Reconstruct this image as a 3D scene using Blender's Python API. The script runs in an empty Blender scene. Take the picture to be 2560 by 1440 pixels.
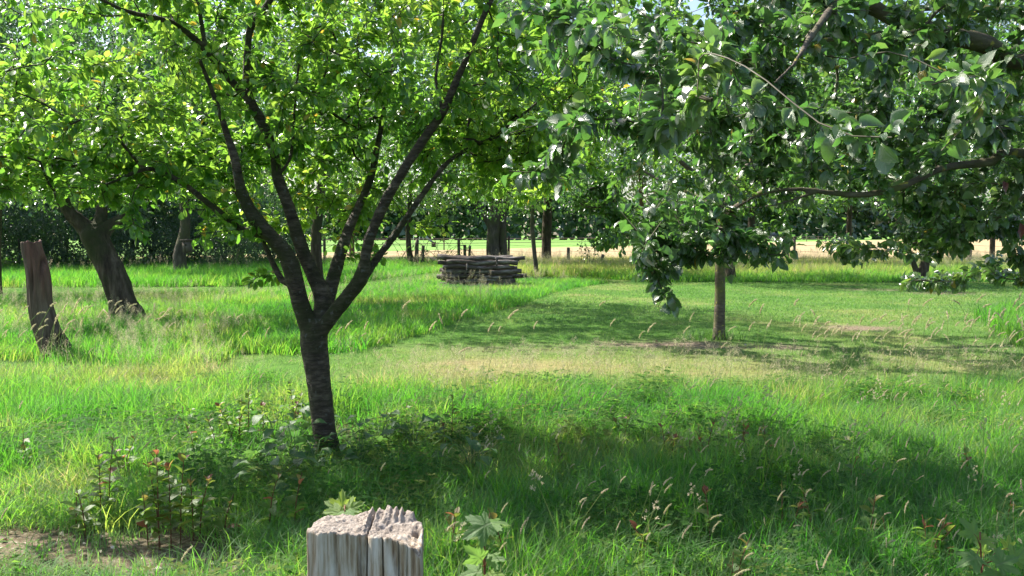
import bpy, math, random
import numpy as np
from mathutils import Vector, Matrix, Euler

R = math.radians
rng = np.random.default_rng(11)
random.seed(5)
S = bpy.context.scene
C = S.collection

# ------------------------------------------------------------------ camera
W_, H_ = 2560.0, 1440.0
FPX = 2217.0
CAM_H = 1.60
PITCH = math.atan(132.0 / FPX)
cam_d = bpy.data.cameras.new('camera')
cam_d.sensor_width = 36.0
cam_d.lens = FPX / W_ * 36.0
cam_d.clip_start = 0.05
cam_d.clip_end = 3000.0
cam = bpy.data.objects.new('camera', cam_d)
C.objects.link(cam)
cam.location = (0, 0, CAM_H)
cam.rotation_euler = (math.pi / 2 - PITCH, 0, 0)
S.camera = cam

# ------------------------------------------------------------------ world, sun, exposure
SUN_EL, SUN_AZ = 47.0, -56.0           # azimuth measured from +Y towards +X: ahead of the camera, to the left
wld = bpy.data.worlds.new('World')
S.world = wld
wld.use_nodes = True
wn = wld.node_tree
wn.nodes.clear()
sky = wn.nodes.new('ShaderNodeTexSky')
sky.sky_type = 'NISHITA'
sky.sun_disc = False
sky.sun_elevation = R(SUN_EL)
sky.sun_rotation = R(SUN_AZ)
sky.air_density = 1.0
sky.dust_density = 2.0
sky.ozone_density = 1.0
bg = wn.nodes.new('ShaderNodeBackground')
bg.inputs['Strength'].default_value = 0.108
wo = wn.nodes.new('ShaderNodeOutputWorld')
wn.links.new(sky.outputs[0], bg.inputs[0])
wn.links.new(bg.outputs[0], wo.inputs[0])
sun_d = bpy.data.lights.new('sun', 'SUN')
sun_d.energy = 5.0
sun_d.angle = R(0.53)
sun_d.color = (1.0, 0.95, 0.86)
sun = bpy.data.objects.new('sun', sun_d)
C.objects.link(sun)
sdir = Vector((math.sin(R(SUN_AZ)) * math.cos(R(SUN_EL)), math.cos(R(SUN_AZ)) * math.cos(R(SUN_EL)), math.sin(R(SUN_EL))))
sun.rotation_euler = sdir.to_track_quat('Z', 'Y').to_euler()
sun.location = sdir * 60
S.view_settings.view_transform = 'Standard'
S.view_settings.look = 'None'
S.view_settings.gamma = 1.0
S.view_settings.exposure = 1.28
S.view_settings.use_curve_mapping = False
S.cycles.max_bounces = 7
S.cycles.transmission_bounces = 5
S.cycles.diffuse_bounces = 4
S.cycles.glossy_bounces = 2
S.cycles.sample_clamp_indirect = 6.0
S.cycles.use_denoising = True

# ------------------------------------------------------------------ helpers: placing
cP, sP = math.cos(PITCH), math.sin(PITCH)


def ray(px, py):
    x = (px - W_ / 2) / FPX
    y = -(py - H_ / 2) / FPX
    return np.array([x, cP + y * sP, -sP + y * cP])


def at(px, py, Y):
    """world point seen at a pixel of the photograph, Y metres ahead"""
    d = ray(px, py)
    k = Y / d[1]
    return np.array([d[0] * k, Y, CAM_H + d[2] * k])


def gr(px, py):
    d = ray(px, py)
    k = -CAM_H / d[2]
    return np.array([d[0] * k, d[1] * k, 0.0])


def proj(P):
    P = np.asarray(P, float)
    x, y, z = P[..., 0], P[..., 1], P[..., 2] - CAM_H
    f = y * cP - z * sP
    u = y * sP + z * cP
    f = np.where(f < 0.05, 0.05, f)
    return W_ / 2 + FPX * x / f, H_ / 2 - FPX * u / f, f


# ------------------------------------------------------------------ helpers: noise
def _h(ix, iy, iz, seed):
    n = (ix * 374761393 + iy * 668265263 + iz * 2147483647 + seed * 1274126177) & 0xffffffff
    n = ((n ^ (n >> 13)) * 1274126177) & 0xffffffff
    n = (n ^ (n >> 16)) & 0xffffffff
    return n / 4294967295.0


def vnoise(P, seed=0):
    P = np.asarray(P, float)
    i = np.floor(P).astype(np.int64)
    f = P - i
    f = f * f * (3 - 2 * f)
    o = 0
    for dx in (0, 1):
        for dy in (0, 1):
            for dz in (0, 1):
                w = (f[..., 0] if dx else 1 - f[..., 0]) * (f[..., 1] if dy else 1 - f[..., 1]) * (f[..., 2] if dz else 1 - f[..., 2])
                o = o + w * _h(i[..., 0] + dx, i[..., 1] + dy, i[..., 2] + dz, seed)
    return o


def fbm(P, octv=4, seed=0):
    P = np.asarray(P, float)
    o, a, t = 0, 1.0, 0
    for k in range(octv):
        o = o + a * vnoise(P * (2.03 ** k), seed + 17 * k)
        t += a
        a *= 0.5
    return o / t


def sstep(a, b, x):
    t = np.clip((x - a) / (b - a), 0, 1)
    return t * t * (3 - 2 * t)


def in_poly(x, y, poly):
    x, y = np.asarray(x), np.asarray(y)
    c = np.zeros(x.shape, bool)
    n = len(poly)
    for i in range(n):
        x0, y0 = poly[i]
        x1, y1 = poly[(i + 1) % n]
        if y0 == y1:
            continue
        m = ((y0 > y) != (y1 > y)) & (x < (x1 - x0) * (y - y0) / (y1 - y0) + x0)
        c ^= m
    return c


# ------------------------------------------------------------------ helpers: mesh
def mesh(name, V, faces, mat=None, smooth=True, attrs=None):
    """faces: list of (n,k) int arrays"""
    me = bpy.data.meshes.new(name)
    V = np.asarray(V, np.float32)
    me.vertices.add(len(V))
    me.vertices.foreach_set('co', V.ravel())
    faces = [np.asarray(f, np.int32) for f in faces if len(f)]
    if faces:
        nl = sum(f.size for f in faces)
        nf = sum(len(f) for f in faces)
        me.loops.add(nl)
        me.loops.foreach_set('vertex_index', np.concatenate([f.ravel() for f in faces]))
        me.polygons.add(nf)
        tot = np.concatenate([np.full(len(f), f.shape[1], np.int32) for f in faces])
        st = np.concatenate([[0], np.cumsum(tot)[:-1]]).astype(np.int32)
        me.polygons.foreach_set('loop_start', st)
        me.polygons.foreach_set('loop_total', tot)
        if smooth:
            me.polygons.foreach_set('use_smooth', np.ones(nf, bool))
    for k, v in (attrs or {}).items():
        v = np.asarray(v, np.float32)
        if v.ndim == 1:
            a = me.attributes.new(k, 'FLOAT', 'POINT')
            a.data.foreach_set('value', v)
        else:
            a = me.attributes.new(k, 'FLOAT_VECTOR', 'POINT')
            a.data.foreach_set('vector', v.ravel())
    me.update(calc_edges=True)
    if mat:
        me.materials.append(mat)
    return me


def obj(name, me, parent=None, loc=None, kind=None, label=None):
    o = bpy.data.objects.new(name, me)
    C.objects.link(o)
    if parent is not None:
        o.parent = parent
    if loc is not None:
        o.location = loc
    if kind:
        o['kind'] = kind
    if label:
        o['label'] = label
    return o


def thing(name, label, cat, loc=(0, 0, 0), group=None, me=None):
    o = bpy.data.objects.new(name, me)
    C.objects.link(o)
    o.location = loc
    o['label'] = label
    o['category'] = cat
    if group:
        o['group'] = group
    return o


def shift(parts, origin):
    """world vertices -> local to a thing placed at origin"""
    return np.asarray(parts) - np.asarray(origin)


class Acc:
    def __init__(s):
        s.V, s.F, s.n, s.T = [], {}, 0, []

    def add(s, V, faces, tone=None):
        V = np.asarray(V, float)
        for f in faces:
            f = np.asarray(f)
            if len(f):
                s.F.setdefault(f.shape[1], []).append(f + s.n)
        s.V.append(V)
        s.T.append(np.full(len(V), 0.5) if tone is None else (np.asarray(tone) if np.ndim(tone) else np.full(len(V), tone)))
        s.n += len(V)

    def mesh(s, name, mat, origin=(0, 0, 0), smooth=True):
        return mesh(name, np.vstack(s.V) - np.asarray(origin), [np.vstack(v) for v in s.F.values()], mat, smooth, {'tone': np.concatenate(s.T)})


def bake(tv, tf, M, T):
    """repeat a template: tv (nv,3), tf (nf,k), M (n,3,3) columns are axes*scale, T (n,3)"""
    n, nv = len(T), len(tv)
    V = np.einsum('nij,vj->nvi', M, tv) + T[:, None, :]
    F = (tf[None] + (np.arange(n) * nv)[:, None, None]).reshape(-1, tf.shape[1])
    return V.reshape(-1, 3), F


def frames(d, up):
    """columns x,y,z with y along d and z near up"""
    d = d / np.linalg.norm(d, axis=-1, keepdims=True)
    x = np.cross(d, up)
    x /= np.maximum(np.linalg.norm(x, axis=-1, keepdims=True), 1e-6)
    z = np.cross(x, d)
    return np.stack([x, d, z], axis=-1)


def leaf_t(w=0.5, n=3, fold=0.18, curl=0.22, twist=0.0, pet=0.12, peak=0.45, wav=0.0):
    """one leaf of unit length along +y: strip of quads either side of a midrib, ends in a point"""
    ts = np.linspace(0, 1, n + 2)
    V = [(0, 0, 0)]
    F = []
    prof = []
    for t in ts[1:-1]:
        a = math.log(0.5) / math.log(peak)
        wd = 0.5 * w * math.sin(math.pi * t ** a) ** 0.62
        prof.append((t, wd))
    for i, (t, wd) in enumerate(prof):
        y = pet + (1 - pet) * t
        z = -curl * t * t
        wv = wav * math.sin(t * 17)
        tw = twist * t
        for s in (-1, 0, 1):
            x = s * wd
            zz = z + fold * abs(x) * (1.2) + (wv * s if s else 0)
            V.append((x * math.cos(tw), y, zz + x * math.sin(tw)))
    V.append((0, 1, -curl))
    nr = len(prof)
    quads, tris = [], []
    tris += [(0, 2, 1), (0, 3, 2)]
    for i in range(nr - 1):
        a = 1 + 3 * i
        b = a + 3
        quads += [(a, a + 1, b + 1, b), (a + 1, a + 2, b + 2, b + 1)]
    e = 1 + 3 * nr
    a = 1 + 3 * (nr - 1)
    tris += [(a, a + 1, e), (a + 1, a + 2, e)]
    return np.array(V, float), np.array(quads, int).reshape(-1, 4), np.array(tris, int)


def tube(path, rad, k=6, cap=True, wob=None):
    P = np.asarray(path, float)
    r = np.broadcast_to(np.asarray(rad, float), (len(P),))
    T = np.gradient(P, axis=0)
    T /= np.maximum(np.linalg.norm(T, axis=1, keepdims=True), 1e-9)
    ref = np.array([0.31, 0.95, 0.05]) if abs(T[0][2]) > 0.6 else np.array([0.1, 0.2, 1.0])
    u = np.cross(T[0], ref)
    u /= np.linalg.norm(u)
    U = [u]
    for i in range(1, len(P)):
        u = u - T[i] * np.dot(u, T[i])
        u /= max(np.linalg.norm(u), 1e-9)
        U.append(u)
    U = np.array(U)
    Wv = np.cross(T, U)
    a = np.arange(k) * 2 * math.pi / k
    rr = r[:, None] * (np.ones((len(P), k)) if wob is None else wob)
    V = P[:, None] + rr[..., None] * (np.cos(a)[None, :, None] * U[:, None] + np.sin(a)[None, :, None] * Wv[:, None])
    V = V.reshape(-1, 3)
    n = len(P)
    i, j = np.meshgrid(np.arange(n - 1), np.arange(k), indexing='ij')
    q = np.stack([i * k + j, i * k + (j + 1) % k, (i + 1) * k + (j + 1) % k, (i + 1) * k + j], -1).reshape(-1, 4)
    fs = [q]
    if cap:
        V = np.vstack([V, P[:1], P[-1:]])
        c0, c1 = n * k, n * k + 1
        j = np.arange(k)
        fs.append(np.stack([np.full(k, c0), (j + 1) % k, j], -1))
        fs.append(np.stack([np.full(k, c1), (n - 1) * k + j, (n - 1) * k + (j + 1) % k], -1))
    return V, fs


def smooth_path(pts, step):
    """Catmull-Rom through rows (x,y,z,r)"""
    P = np.asarray(pts, float)
    if len(P) == 2:
        n = max(2, int(np.linalg.norm(P[1, :3] - P[0, :3]) / step) + 1)
        t = np.linspace(0, 1, n)[:, None]
        return P[0] * (1 - t) + P[1] * t
    Q = np.vstack([2 * P[0] - P[1], P, 2 * P[-1] - P[-2]])
    out = []
    for i in range(1, len(Q) - 2):
        n = max(1, int(np.linalg.norm(Q[i + 1, :3] - Q[i, :3]) / step))
        for s in range(n):
            t = s / n
            a, b, c, d = Q[i - 1], Q[i], Q[i + 1], Q[i + 2]
            out.append(0.5 * ((2 * b) + (-a + c) * t + (2 * a - 5 * b + 4 * c - d) * t * t + (-a + 3 * b - 3 * c + d) * t ** 3))
    out.append(P[-1])
    return np.array(out)


# ------------------------------------------------------------------ materials
def nmat(name):
    m = bpy.data.materials.new(name)
    m.use_nodes = True
    nt = m.node_tree
    nt.nodes.clear()
    out = nt.nodes.new('ShaderNodeOutputMaterial')
    return m, nt, out


def N(nt, t, **kw):
    n = nt.nodes.new(t)
    for k, v in kw.items():
        if k in n.inputs:
            n.inputs[k].default_value = v
        else:
            setattr(n, k, v)
    return n


def ramp(nt, fac, stops):
    r = nt.nodes.new('ShaderNodeValToRGB')
    while len(r.color_ramp.elements) < len(stops):
        r.color_ramp.elements.new(0.5)
    for e, (p, c) in zip(r.color_ramp.elements, stops):
        e.position = p
        e.color = (*c, 1)
    nt.links.new(fac, r.inputs[0])
    return r.outputs[0]


def mixc(nt, fac, a, b, mode='MIX'):
    m = nt.nodes.new('ShaderNodeMix')
    m.data_type = 'RGBA'
    m.blend_type = mode
    for s, v in ((m.inputs['Factor'], fac), (m.inputs[6], a), (m.inputs[7], b)):
        if isinstance(v, bpy.types.NodeSocket):
            nt.links.new(v, s)
        elif isinstance(v, (int, float)):
            s.default_value = v
        else:
            s.default_value = (*v, 1)
    return m.outputs[2]


def noise(nt, scale, detail=4, vec=None, rough=0.55):
    n = N(nt, 'ShaderNodeTexNoise')
    n.inputs['Scale'].default_value = scale
    n.inputs['Detail'].default_value = detail
    n.inputs['Roughness'].default_value = rough
    if vec is not None:
        nt.links.new(vec, n.inputs['Vector'])
    return n.outputs[0]


def vecmap(nt, scale=(1, 1, 1), src='Object'):
    tc = N(nt, 'ShaderNodeTexCoord')
    mp = N(nt, 'ShaderNodeMapping')
    mp.inputs['Scale'].default_value = scale
    nt.links.new(tc.outputs[src], mp.inputs[0])
    return mp.outputs[0]


def attr(nt, name, typ='GEOMETRY'):
    a = N(nt, 'ShaderNodeAttribute')
    a.attribute_type = typ
    a.attribute_name = name
    return a.outputs['Fac']


def leafmat(name, stops, trans_stops, trans=0.42, rough=0.38, spec=0.5, pale=0.35, vein=0.0, coat=0.0, scale=14, inst=False, patch=0.8):
    m, nt, out = nmat(name)
    t = attr(nt, 'tone', 'INSTANCER' if inst else 'GEOMETRY')
    nz = noise(nt, patch, 3, vecmap(nt))
    ad = N(nt, 'ShaderNodeMath', operation='MULTIPLY_ADD')
    nt.links.new(nz, ad.inputs[0])
    ad.inputs[1].default_value = 0.5
    nt.links.new(t, ad.inputs[2])
    sb = N(nt, 'ShaderNodeMath', operation='SUBTRACT')
    nt.links.new(ad.outputs[0], sb.inputs[0])
    sb.inputs[1].default_value = 0.25
    f = sb.outputs[0]
    col = ramp(nt, f, stops)
    tcol = ramp(nt, f, trans_stops)
    fn = noise(nt, scale, 3, vecmap(nt))
    hgt = None
    if vein:
        la = N(nt, 'ShaderNodeAttribute')
        la.attribute_name = 'lc'
        sp = N(nt, 'ShaderNodeSeparateXYZ')
        nt.links.new(la.outputs['Vector'], sp.inputs[0])
        ab = N(nt, 'ShaderNodeMath', operation='ABSOLUTE')
        nt.links.new(sp.outputs[0], ab.inputs[0])
        mid = N(nt, 'ShaderNodeMapRange')
        nt.links.new(ab.outputs[0], mid.inputs[0])
        mid.inputs[1].default_value = 0.014
        mid.inputs[2].default_value = 0.03
        mid.inputs[3].default_value = 1.0
        mid.inputs[4].default_value = 0.0
        sv = N(nt, 'ShaderNodeMath', operation='MULTIPLY_ADD')
        nt.links.new(ab.outputs[0], sv.inputs[0])
        sv.inputs[1].default_value = -0.9
        nt.links.new(sp.outputs[1], sv.inputs[2])
        sw = N(nt, 'ShaderNodeMath', operation='MULTIPLY')
        nt.links.new(sv.outputs[0], sw.inputs[0])
        sw.inputs[1].default_value = 62.0
        sn = N(nt, 'ShaderNodeMath', operation='SINE')
        nt.links.new(sw.outputs[0], sn.inputs[0])
        st_ = N(nt, 'ShaderNodeMapRange')
        nt.links.new(sn.outputs[0], st_.inputs[0])
        st_.inputs[1].default_value = 0.75
        st_.inputs[2].default_value = 1.0
        st_.inputs[4].default_value = 0.55
        mxv = N(nt, 'ShaderNodeMath', operation='MAXIMUM')
        nt.links.new(mid.outputs[0], mxv.inputs[0])
        nt.links.new(st_.outputs[0], mxv.inputs[1])
        vf = N(nt, 'ShaderNodeMath', operation='MULTIPLY')
        nt.links.new(mxv.outputs[0], vf.inputs[0])
        vf.inputs[1].default_value = vein
        hgt = mxv.outputs[0]
        col = mixc(nt, vf.outputs[0], col, (0.20, 0.26, 0.12))
        tcol = mixc(nt, vf.outputs[0], tcol, (0.16, 0.3, 0.05))
        sp_ = ramp(nt, noise(nt, 45, 3, vecmap(nt), 0.6), [(0.66, (0, 0, 0)), (0.70, (1, 1, 1))])
        col = mixc(nt, sp_, col, (0.10, 0.055, 0.025))
    col = mixc(nt, 0.35, col, mixc(nt, fn, (0.35, 0.4, 0.3), (1.5, 1.5, 1.4)), 'MULTIPLY')
    geo = N(nt, 'ShaderNodeNewGeometry')
    # the underside of a leaf is paler and duller
    col = mixc(nt, geo.outputs['Backfacing'], col, mixc(nt, pale, col, (0.26, 0.31, 0.23)))
    p = N(nt, 'ShaderNodeBsdfPrincipled')
    nt.links.new(col, p.inputs['Base Color'])
    rm = N(nt, 'ShaderNodeMath', operation='MULTIPLY_ADD')
    nt.links.new(geo.outputs['Backfacing'], rm.inputs[0])
    rm.inputs[1].default_value = 0.2
    rm.inputs[2].default_value = rough
    nt.links.new(rm.outputs[0], p.inputs['Roughness'])
    p.inputs['Specular IOR Level'].default_value = spec
    p.inputs['Coat Weight'].default_value = coat
    p.inputs['Coat Roughness'].default_value = 0.3
    p.inputs['Coat IOR'].default_value = 1.7
    bp = N(nt, 'ShaderNodeBump')
    bp.inputs['Strength'].default_value = 0.35
    bp.inputs['Distance'].default_value = 0.004
    if hgt is not None:
        bp.inputs['Distance'].default_value = 0.0012
        bp.inputs['Strength'].default_value = 0.7
        ha = N(nt, 'ShaderNodeMath', operation='SUBTRACT')
        nt.links.new(noise(nt, scale * 4, 2, vecmap(nt)), ha.inputs[0])
        nt.links.new(hgt, ha.inputs[1])
        nt.links.new(ha.outputs[0], bp.inputs['Height'])
    else:
        nt.links.new(noise(nt, scale * 4, 2, vecmap(nt)), bp.inputs['Height'])
    nt.links.new(bp.outputs[0], p.inputs['Normal'])
    tr = N(nt, 'ShaderNodeBsdfTranslucent')
    nt.links.new(tcol, tr.inputs['Color'])
    mx = N(nt, 'ShaderNodeMixShader')
    mx.inputs[0].default_value = trans
    nt.links.new(p.outputs[0], mx.inputs[1])
    nt.links.new(tr.outputs[0], mx.inputs[2])
    nt.links.new(mx.outputs[0], out.inputs[0])
    return m


def woodmat(name, stops, sx=(1, 1, 1), scale=6, rough=0.85, bump=0.6, dist=0.02, patch=None, patchscale=1.5, lichen=None):
    m, nt, out = nmat(name)
    v = vecmap(nt, sx)
    n1 = noise(nt, scale, 6, v, 0.65)
    col = ramp(nt, n1, stops)
    if patch:
        pm = ramp(nt, noise(nt, patchscale, 4, vecmap(nt)), [(0.45, (0, 0, 0)), (0.62, (1, 1, 1))])
        col = mixc(nt, pm, col, patch)
    if lichen:
        pm = ramp(nt, noise(nt, lichen[1], 3, vecmap(nt)), [(0.62, (0, 0, 0)), (0.68, (1, 1, 1))])
        col = mixc(nt, pm, col, lichen[0])
    p = N(nt, 'ShaderNodeBsdfPrincipled')
    nt.links.new(col, p.inputs['Base Color'])
    p.inputs['Roughness'].default_value = rough
    p.inputs['Specular IOR Level'].default_value = 0.25
    bp = N(nt, 'ShaderNodeBump')
    bp.inputs['Strength'].default_value = bump
    bp.inputs['Distance'].default_value = dist
    nt.links.new(noise(nt, scale * 2.5, 6, v, 0.7), bp.inputs['Height'])
    nt.links.new(bp.outputs[0], p.inputs['Normal'])
    nt.links.new(p.outputs[0], out.inputs[0])
    return m


M = {}
M['plum_leaf'] = leafmat('plum_leaf', [(0.05, (0.030, 0.085, 0.012)), (0.5, (0.055, 0.14, 0.018)), (0.9, (0.10, 0.19, 0.02)), (0.985, (0.30, 0.24, 0.03))],
                         [(0.05, (0.16, 0.44, 0.04)), (0.45, (0.32, 0.62, 0.06)), (0.85, (0.58, 0.80, 0.10)), (0.985, (0.8, 0.55, 0.06))], 0.47, 0.29, 0.9, patch=0.6)
M['apple_leaf'] = leafmat('apple_leaf', [(0.05, (0.036, 0.076, 0.018)), (0.5, (0.075, 0.130, 0.032)), (0.9, (0.14, 0.20, 0.05)), (0.985, (0.32, 0.24, 0.03))],
                          [(0.05, (0.10, 0.32, 0.05)), (0.5, (0.20, 0.45, 0.07)), (0.9, (0.42, 0.62, 0.10)), (0.985, (0.7, 0.5, 0.06))], 0.34, 0.27, 1.0, pale=.55, vein=.55, coat=.6, scale=30)
M['orchard_leaf'] = leafmat('orchard_leaf', [(0.05, (0.025, 0.065, 0.016)), (0.5, (0.045, 0.105, 0.024)), (0.95, (0.08, 0.15, 0.03))],
                            [(0.05, (0.10, 0.30, 0.03)), (0.5, (0.20, 0.45, 0.05)), (0.95, (0.40, 0.62, 0.07))], 0.38, 0.27, 1.0, pale=.5, coat=.4)
M['wood_leaf'] = leafmat('wood_leaf', [(0.05, (0.02, 0.052, 0.02)), (0.5, (0.042, 0.09, 0.034)), (0.95, (0.08, 0.14, 0.045))],
                         [(0.05, (0.09, 0.24, 0.05)), (0.5, (0.16, 0.36, 0.08)), (0.95, (0.26, 0.5, 0.1))], 0.33, 0.28, 1.0)
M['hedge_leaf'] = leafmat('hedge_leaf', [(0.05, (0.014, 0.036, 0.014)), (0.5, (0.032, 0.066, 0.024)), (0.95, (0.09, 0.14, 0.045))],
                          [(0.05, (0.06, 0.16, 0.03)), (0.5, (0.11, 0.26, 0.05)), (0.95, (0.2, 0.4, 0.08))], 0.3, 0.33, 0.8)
M['sucker_leaf'] = leafmat('sucker_leaf', [(0.05, (0.045, 0.10, 0.02)), (0.55, (0.09, 0.16, 0.025)), (0.78, (0.15, 0.13, 0.03)), (0.97, (0.17, 0.055, 0.03))],
                           [(0.05, (0.16, 0.42, 0.05)), (0.55, (0.36, 0.55, 0.06)), (0.78, (0.5, 0.42, 0.08)), (0.97, (0.5, 0.18, 0.08))], 0.4, 0.4, 0.5, patch=0.01)
M['sycamore_leaf'] = leafmat('sycamore_leaf', [(0.05, (0.07, 0.14, 0.05)), (0.5, (0.11, 0.21, 0.06)), (0.97, (0.20, 0.30, 0.06))],
                             [(0.05, (0.2, 0.45, 0.08)), (0.5, (0.4, 0.65, 0.1)), (0.97, (0.62, 0.8, 0.12))], 0.4, 0.45, 0.5, vein=.5, scale=60)
M['weed_leaf'] = leafmat('weed_leaf', [(0.05, (0.04, 0.09, 0.04)), (0.5, (0.065, 0.13, 0.05)), (0.97, (0.1, 0.18, 0.05))],
                         [(0.05, (0.12, 0.35, 0.06)), (0.5, (0.2, 0.45, 0.08)), (0.97, (0.3, 0.55, 0.1))], 0.3, 0.45, 0.4, vein=.5, scale=40)
M['red_leaf'] = leafmat('red_leaf', [(0.0, (0.022, 0.007, 0.004)), (1, (0.035, 0.01, 0.006))], [(0, (0.05, 0.012, 0.006)), (1, (0.06, 0.015, 0.01))], 0.12, 0.5, 0.3)
M['blade'] = leafmat('blade', [(0.02, (0.030, 0.11, 0.014)), (0.42, (0.064, 0.185, 0.02)), (0.7, (0.15, 0.225, 0.04)), (0.98, (0.38, 0.31, 0.15))],
                     [(0.02, (0.10, 0.42, 0.03)), (0.42, (0.23, 0.60, 0.045)), (0.7, (0.48, 0.64, 0.09)), (0.98, (0.68, 0.54, 0.26))], 0.52, 0.45, 0.3, inst=True, patch=0.01)
M['lawn_blade'] = leafmat('lawn_blade', [(0.02, (0.06, 0.15, 0.022)), (0.45, (0.14, 0.27, 0.04)), (0.75, (0.22, 0.27, 0.08)), (0.98, (0.38, 0.32, 0.17))],
                          [(0.02, (0.14, 0.38, 0.06)), (0.45, (0.28, 0.52, 0.10)), (0.75, (0.5, 0.60, 0.18)), (0.98, (0.64, 0.52, 0.30))], 0.42, 0.5, 0.4, inst=True, patch=0.01)
M['seed'] = leafmat('seed', [(0.02, (0.56, 0.52, 0.32)), (0.5, (0.58, 0.50, 0.34)), (0.98, (0.56, 0.43, 0.34))],
                    [(0.02, (0.62, 0.58, 0.32)), (0.5, (0.72, 0.64, 0.42)), (0.98, (0.76, 0.60, 0.48))], 0.4, 0.6, 0.3, inst=True, patch=0.01)
M['stem'] = leafmat('stem', [(0, (0.10, 0.18, 0.04)), (1, (0.30, 0.28, 0.12))], [(0, (0.25, 0.5, 0.1)), (1, (0.5, 0.5, 0.2))], 0.3, 0.5, 0.3, inst=True, patch=0.01)
M['plum_bark'] = woodmat('plum_bark', [(0.3, (0.032, 0.024, 0.018)), (0.5, (0.095, 0.072, 0.052)), (0.72, (0.25, 0.20, 0.15))], (1, 1, 3.5), 10, 0.7, 1.0, 0.03,
                         patch=(0.055, 0.062, 0.022), patchscale=2.2, lichen=((0.15, 0.145, 0.12), 22))
M['apple_bark'] = woodmat('apple_bark', [(0.3, (0.05, 0.04, 0.03)), (0.55, (0.13, 0.105, 0.08)), (0.75, (0.26, 0.22, 0.17))], (1, 1, 3), 10, 0.8, 0.7, 0.012,
                          patch=(0.12, 0.13, 0.04), patchscale=3, lichen=((0.36, 0.32, 0.06), 14))
M['dark_bark'] = woodmat('dark_bark', [(0.3, (0.025, 0.018, 0.013)), (0.5, (0.08, 0.06, 0.042)), (0.75, (0.2, 0.155, 0.115))], (1, 1, 0.25), 9, 0.9, 1.0, 0.04,
                         patch=(0.05, 0.055, 0.022), patchscale=1.2)
M['grey_bark'] = woodmat('grey_bark', [(0.3, (0.05, 0.042, 0.034)), (0.55, (0.12, 0.10, 0.08)), (0.8, (0.22, 0.19, 0.15))], (1, 1, 0.3), 8, 0.9, 1.0, 0.04, patch=(0.1, 0.1, 0.05))
M['twig'] = woodmat('twig', [(0.3, (0.025, 0.018, 0.014)), (0.7, (0.085, 0.065, 0.055))], (1, 1, 1), 6, 0.8, 0.2, 0.003)
M['pale_twig'] = woodmat('pale_twig', [(0.3, (0.06, 0.05, 0.035)), (0.7, (0.22, 0.20, 0.15))], (1, 1, 1), 6, 0.8, 0.2, 0.003)
M['red_stem'] = woodmat('red_stem', [(0.3, (0.10, 0.03, 0.02)), (0.7, (0.22, 0.10, 0.05))], (1, 1, 1), 20, 0.6, 0.2, 0.003)
M['old_wood'] = woodmat('old_wood', [(0.28, (0.05, 0.038, 0.03)), (0.5, (0.15, 0.12, 0.10)), (0.75, (0.30, 0.26, 0.22))], (1, 1, 0.06), 14, 0.9, 0.9, 0.01)
M['log_wood'] = woodmat('log_wood', [(0.3, (0.035, 0.026, 0.02)), (0.5, (0.11, 0.088, 0.075)), (0.7, (0.36, 0.32, 0.30))], (0.2, 1, 1), 9, 0.9, 1.0, 0.03)
M['wire'] = woodmat('wire', [(0.3, (0.10, 0.07, 0.05)), (0.7, (0.22, 0.17, 0.13))], (1, 1, 1), 5, 0.6, 0.0, 0.001)
M['metal_grey'] = woodmat('metal_grey', [(0.3, (0.5, 0.52, 0.55)), (0.7, (0.7, 0.72, 0.75))], (1, 1, 1), 5, 0.5, 0.0, 0.001)

# ================================================================== GROUND
def near_edge(x):
    return 9.35 + 0.22 * np.sin(np.asarray(x) * 1.3) + 0.12 * np.sin(np.asarray(x) * 3.7 + 1) + 0.6 * sstep(-2.2, -4.2, np.asarray(x))


def pxpoly(pts):
    return [tuple(gr(a, b)[:2]) for a, b in pts]


ISLAND = pxpoly([(-400, 880), (60, 905), (300, 930), (520, 925), (560, 885), (700, 888), (850, 885), (960, 862), (1050, 838), (1120, 806), (1200, 786), (1300, 762),
                 (1345, 742), (1430, 722), (1510, 708), (1560, 690), (1300, 688), (1160, 690), (1000, 716), (860, 722), (740, 738), (560, 742), (300, 745), (-400, 760)])
FAR_GRASS = [(-40, 27.5), (-16, 27.2), (-7.0, 27.5), (-5.4, 29.5), (-4.6, 33), (-3.2, 38), (-2.6, 45), (-1.6, 38), (0.6, 34.5), (3.0, 33.5), (5.0, 30.4), (40, 29.5), (60, 30), (60, 52), (-60, 52)]
RIGHT_GRASS = pxpoly([(2455, 785), (2500, 825), (2560, 868), (2800, 900), (2900, 800), (2620, 775)])


def zone(x, y):
    """1 near meadow, 2 island, 3 far rough grass, 4 patch at the right, 0 mown"""
    x, y = np.asarray(x, float), np.asarray(y, float)
    wx = x + 0.12 * (vnoise(np.stack([x * 1.5, y * 1.5, x * 0], -1), 3) - 0.5)
    z = np.zeros(x.shape, int)
    z[in_poly(wx, y, ISLAND)] = 2
    z[in_poly(wx, y, FAR_GRASS)] = 3
    z[in_poly(wx, y, RIGHT_GRASS)] = 4
    z[y < near_edge(x)] = 1
    return z


BARE = [(*gr(1655, 862)[:2], 1.1, 0.5, 1.3), (*gr(1945, 868)[:2], 0.65, 0.4, 1.35), (*gr(2155, 820)[:2], 0.75, 0.5, 1.25), (*gr(2370, 734)[:2], 1.3, 1.0, 0.9),
        (*gr(2180, 725)[:2], 1.0, 0.9, 0.8), (*gr(1320, 872)[:2], 1.5, 0.6, 0.55), (*gr(1760, 870)[:2], 1.2, 0.35, 0.7), (-2.6, 4.45, 1.0, 0.5, 1.35), (-3.6, 4.9, .9, 0.4, 1.2),
        (-1.75, 4.2, 0.6, 0.35, 1.2), (*gr(880, 1095)[:2], 0.45, 0.35, 0.7), (-1.45, 7.3, 0.5, 0.4, 0.4), (*gr(2430, 870)[:2], 1.0, 0.5, 0.5)]


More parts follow.
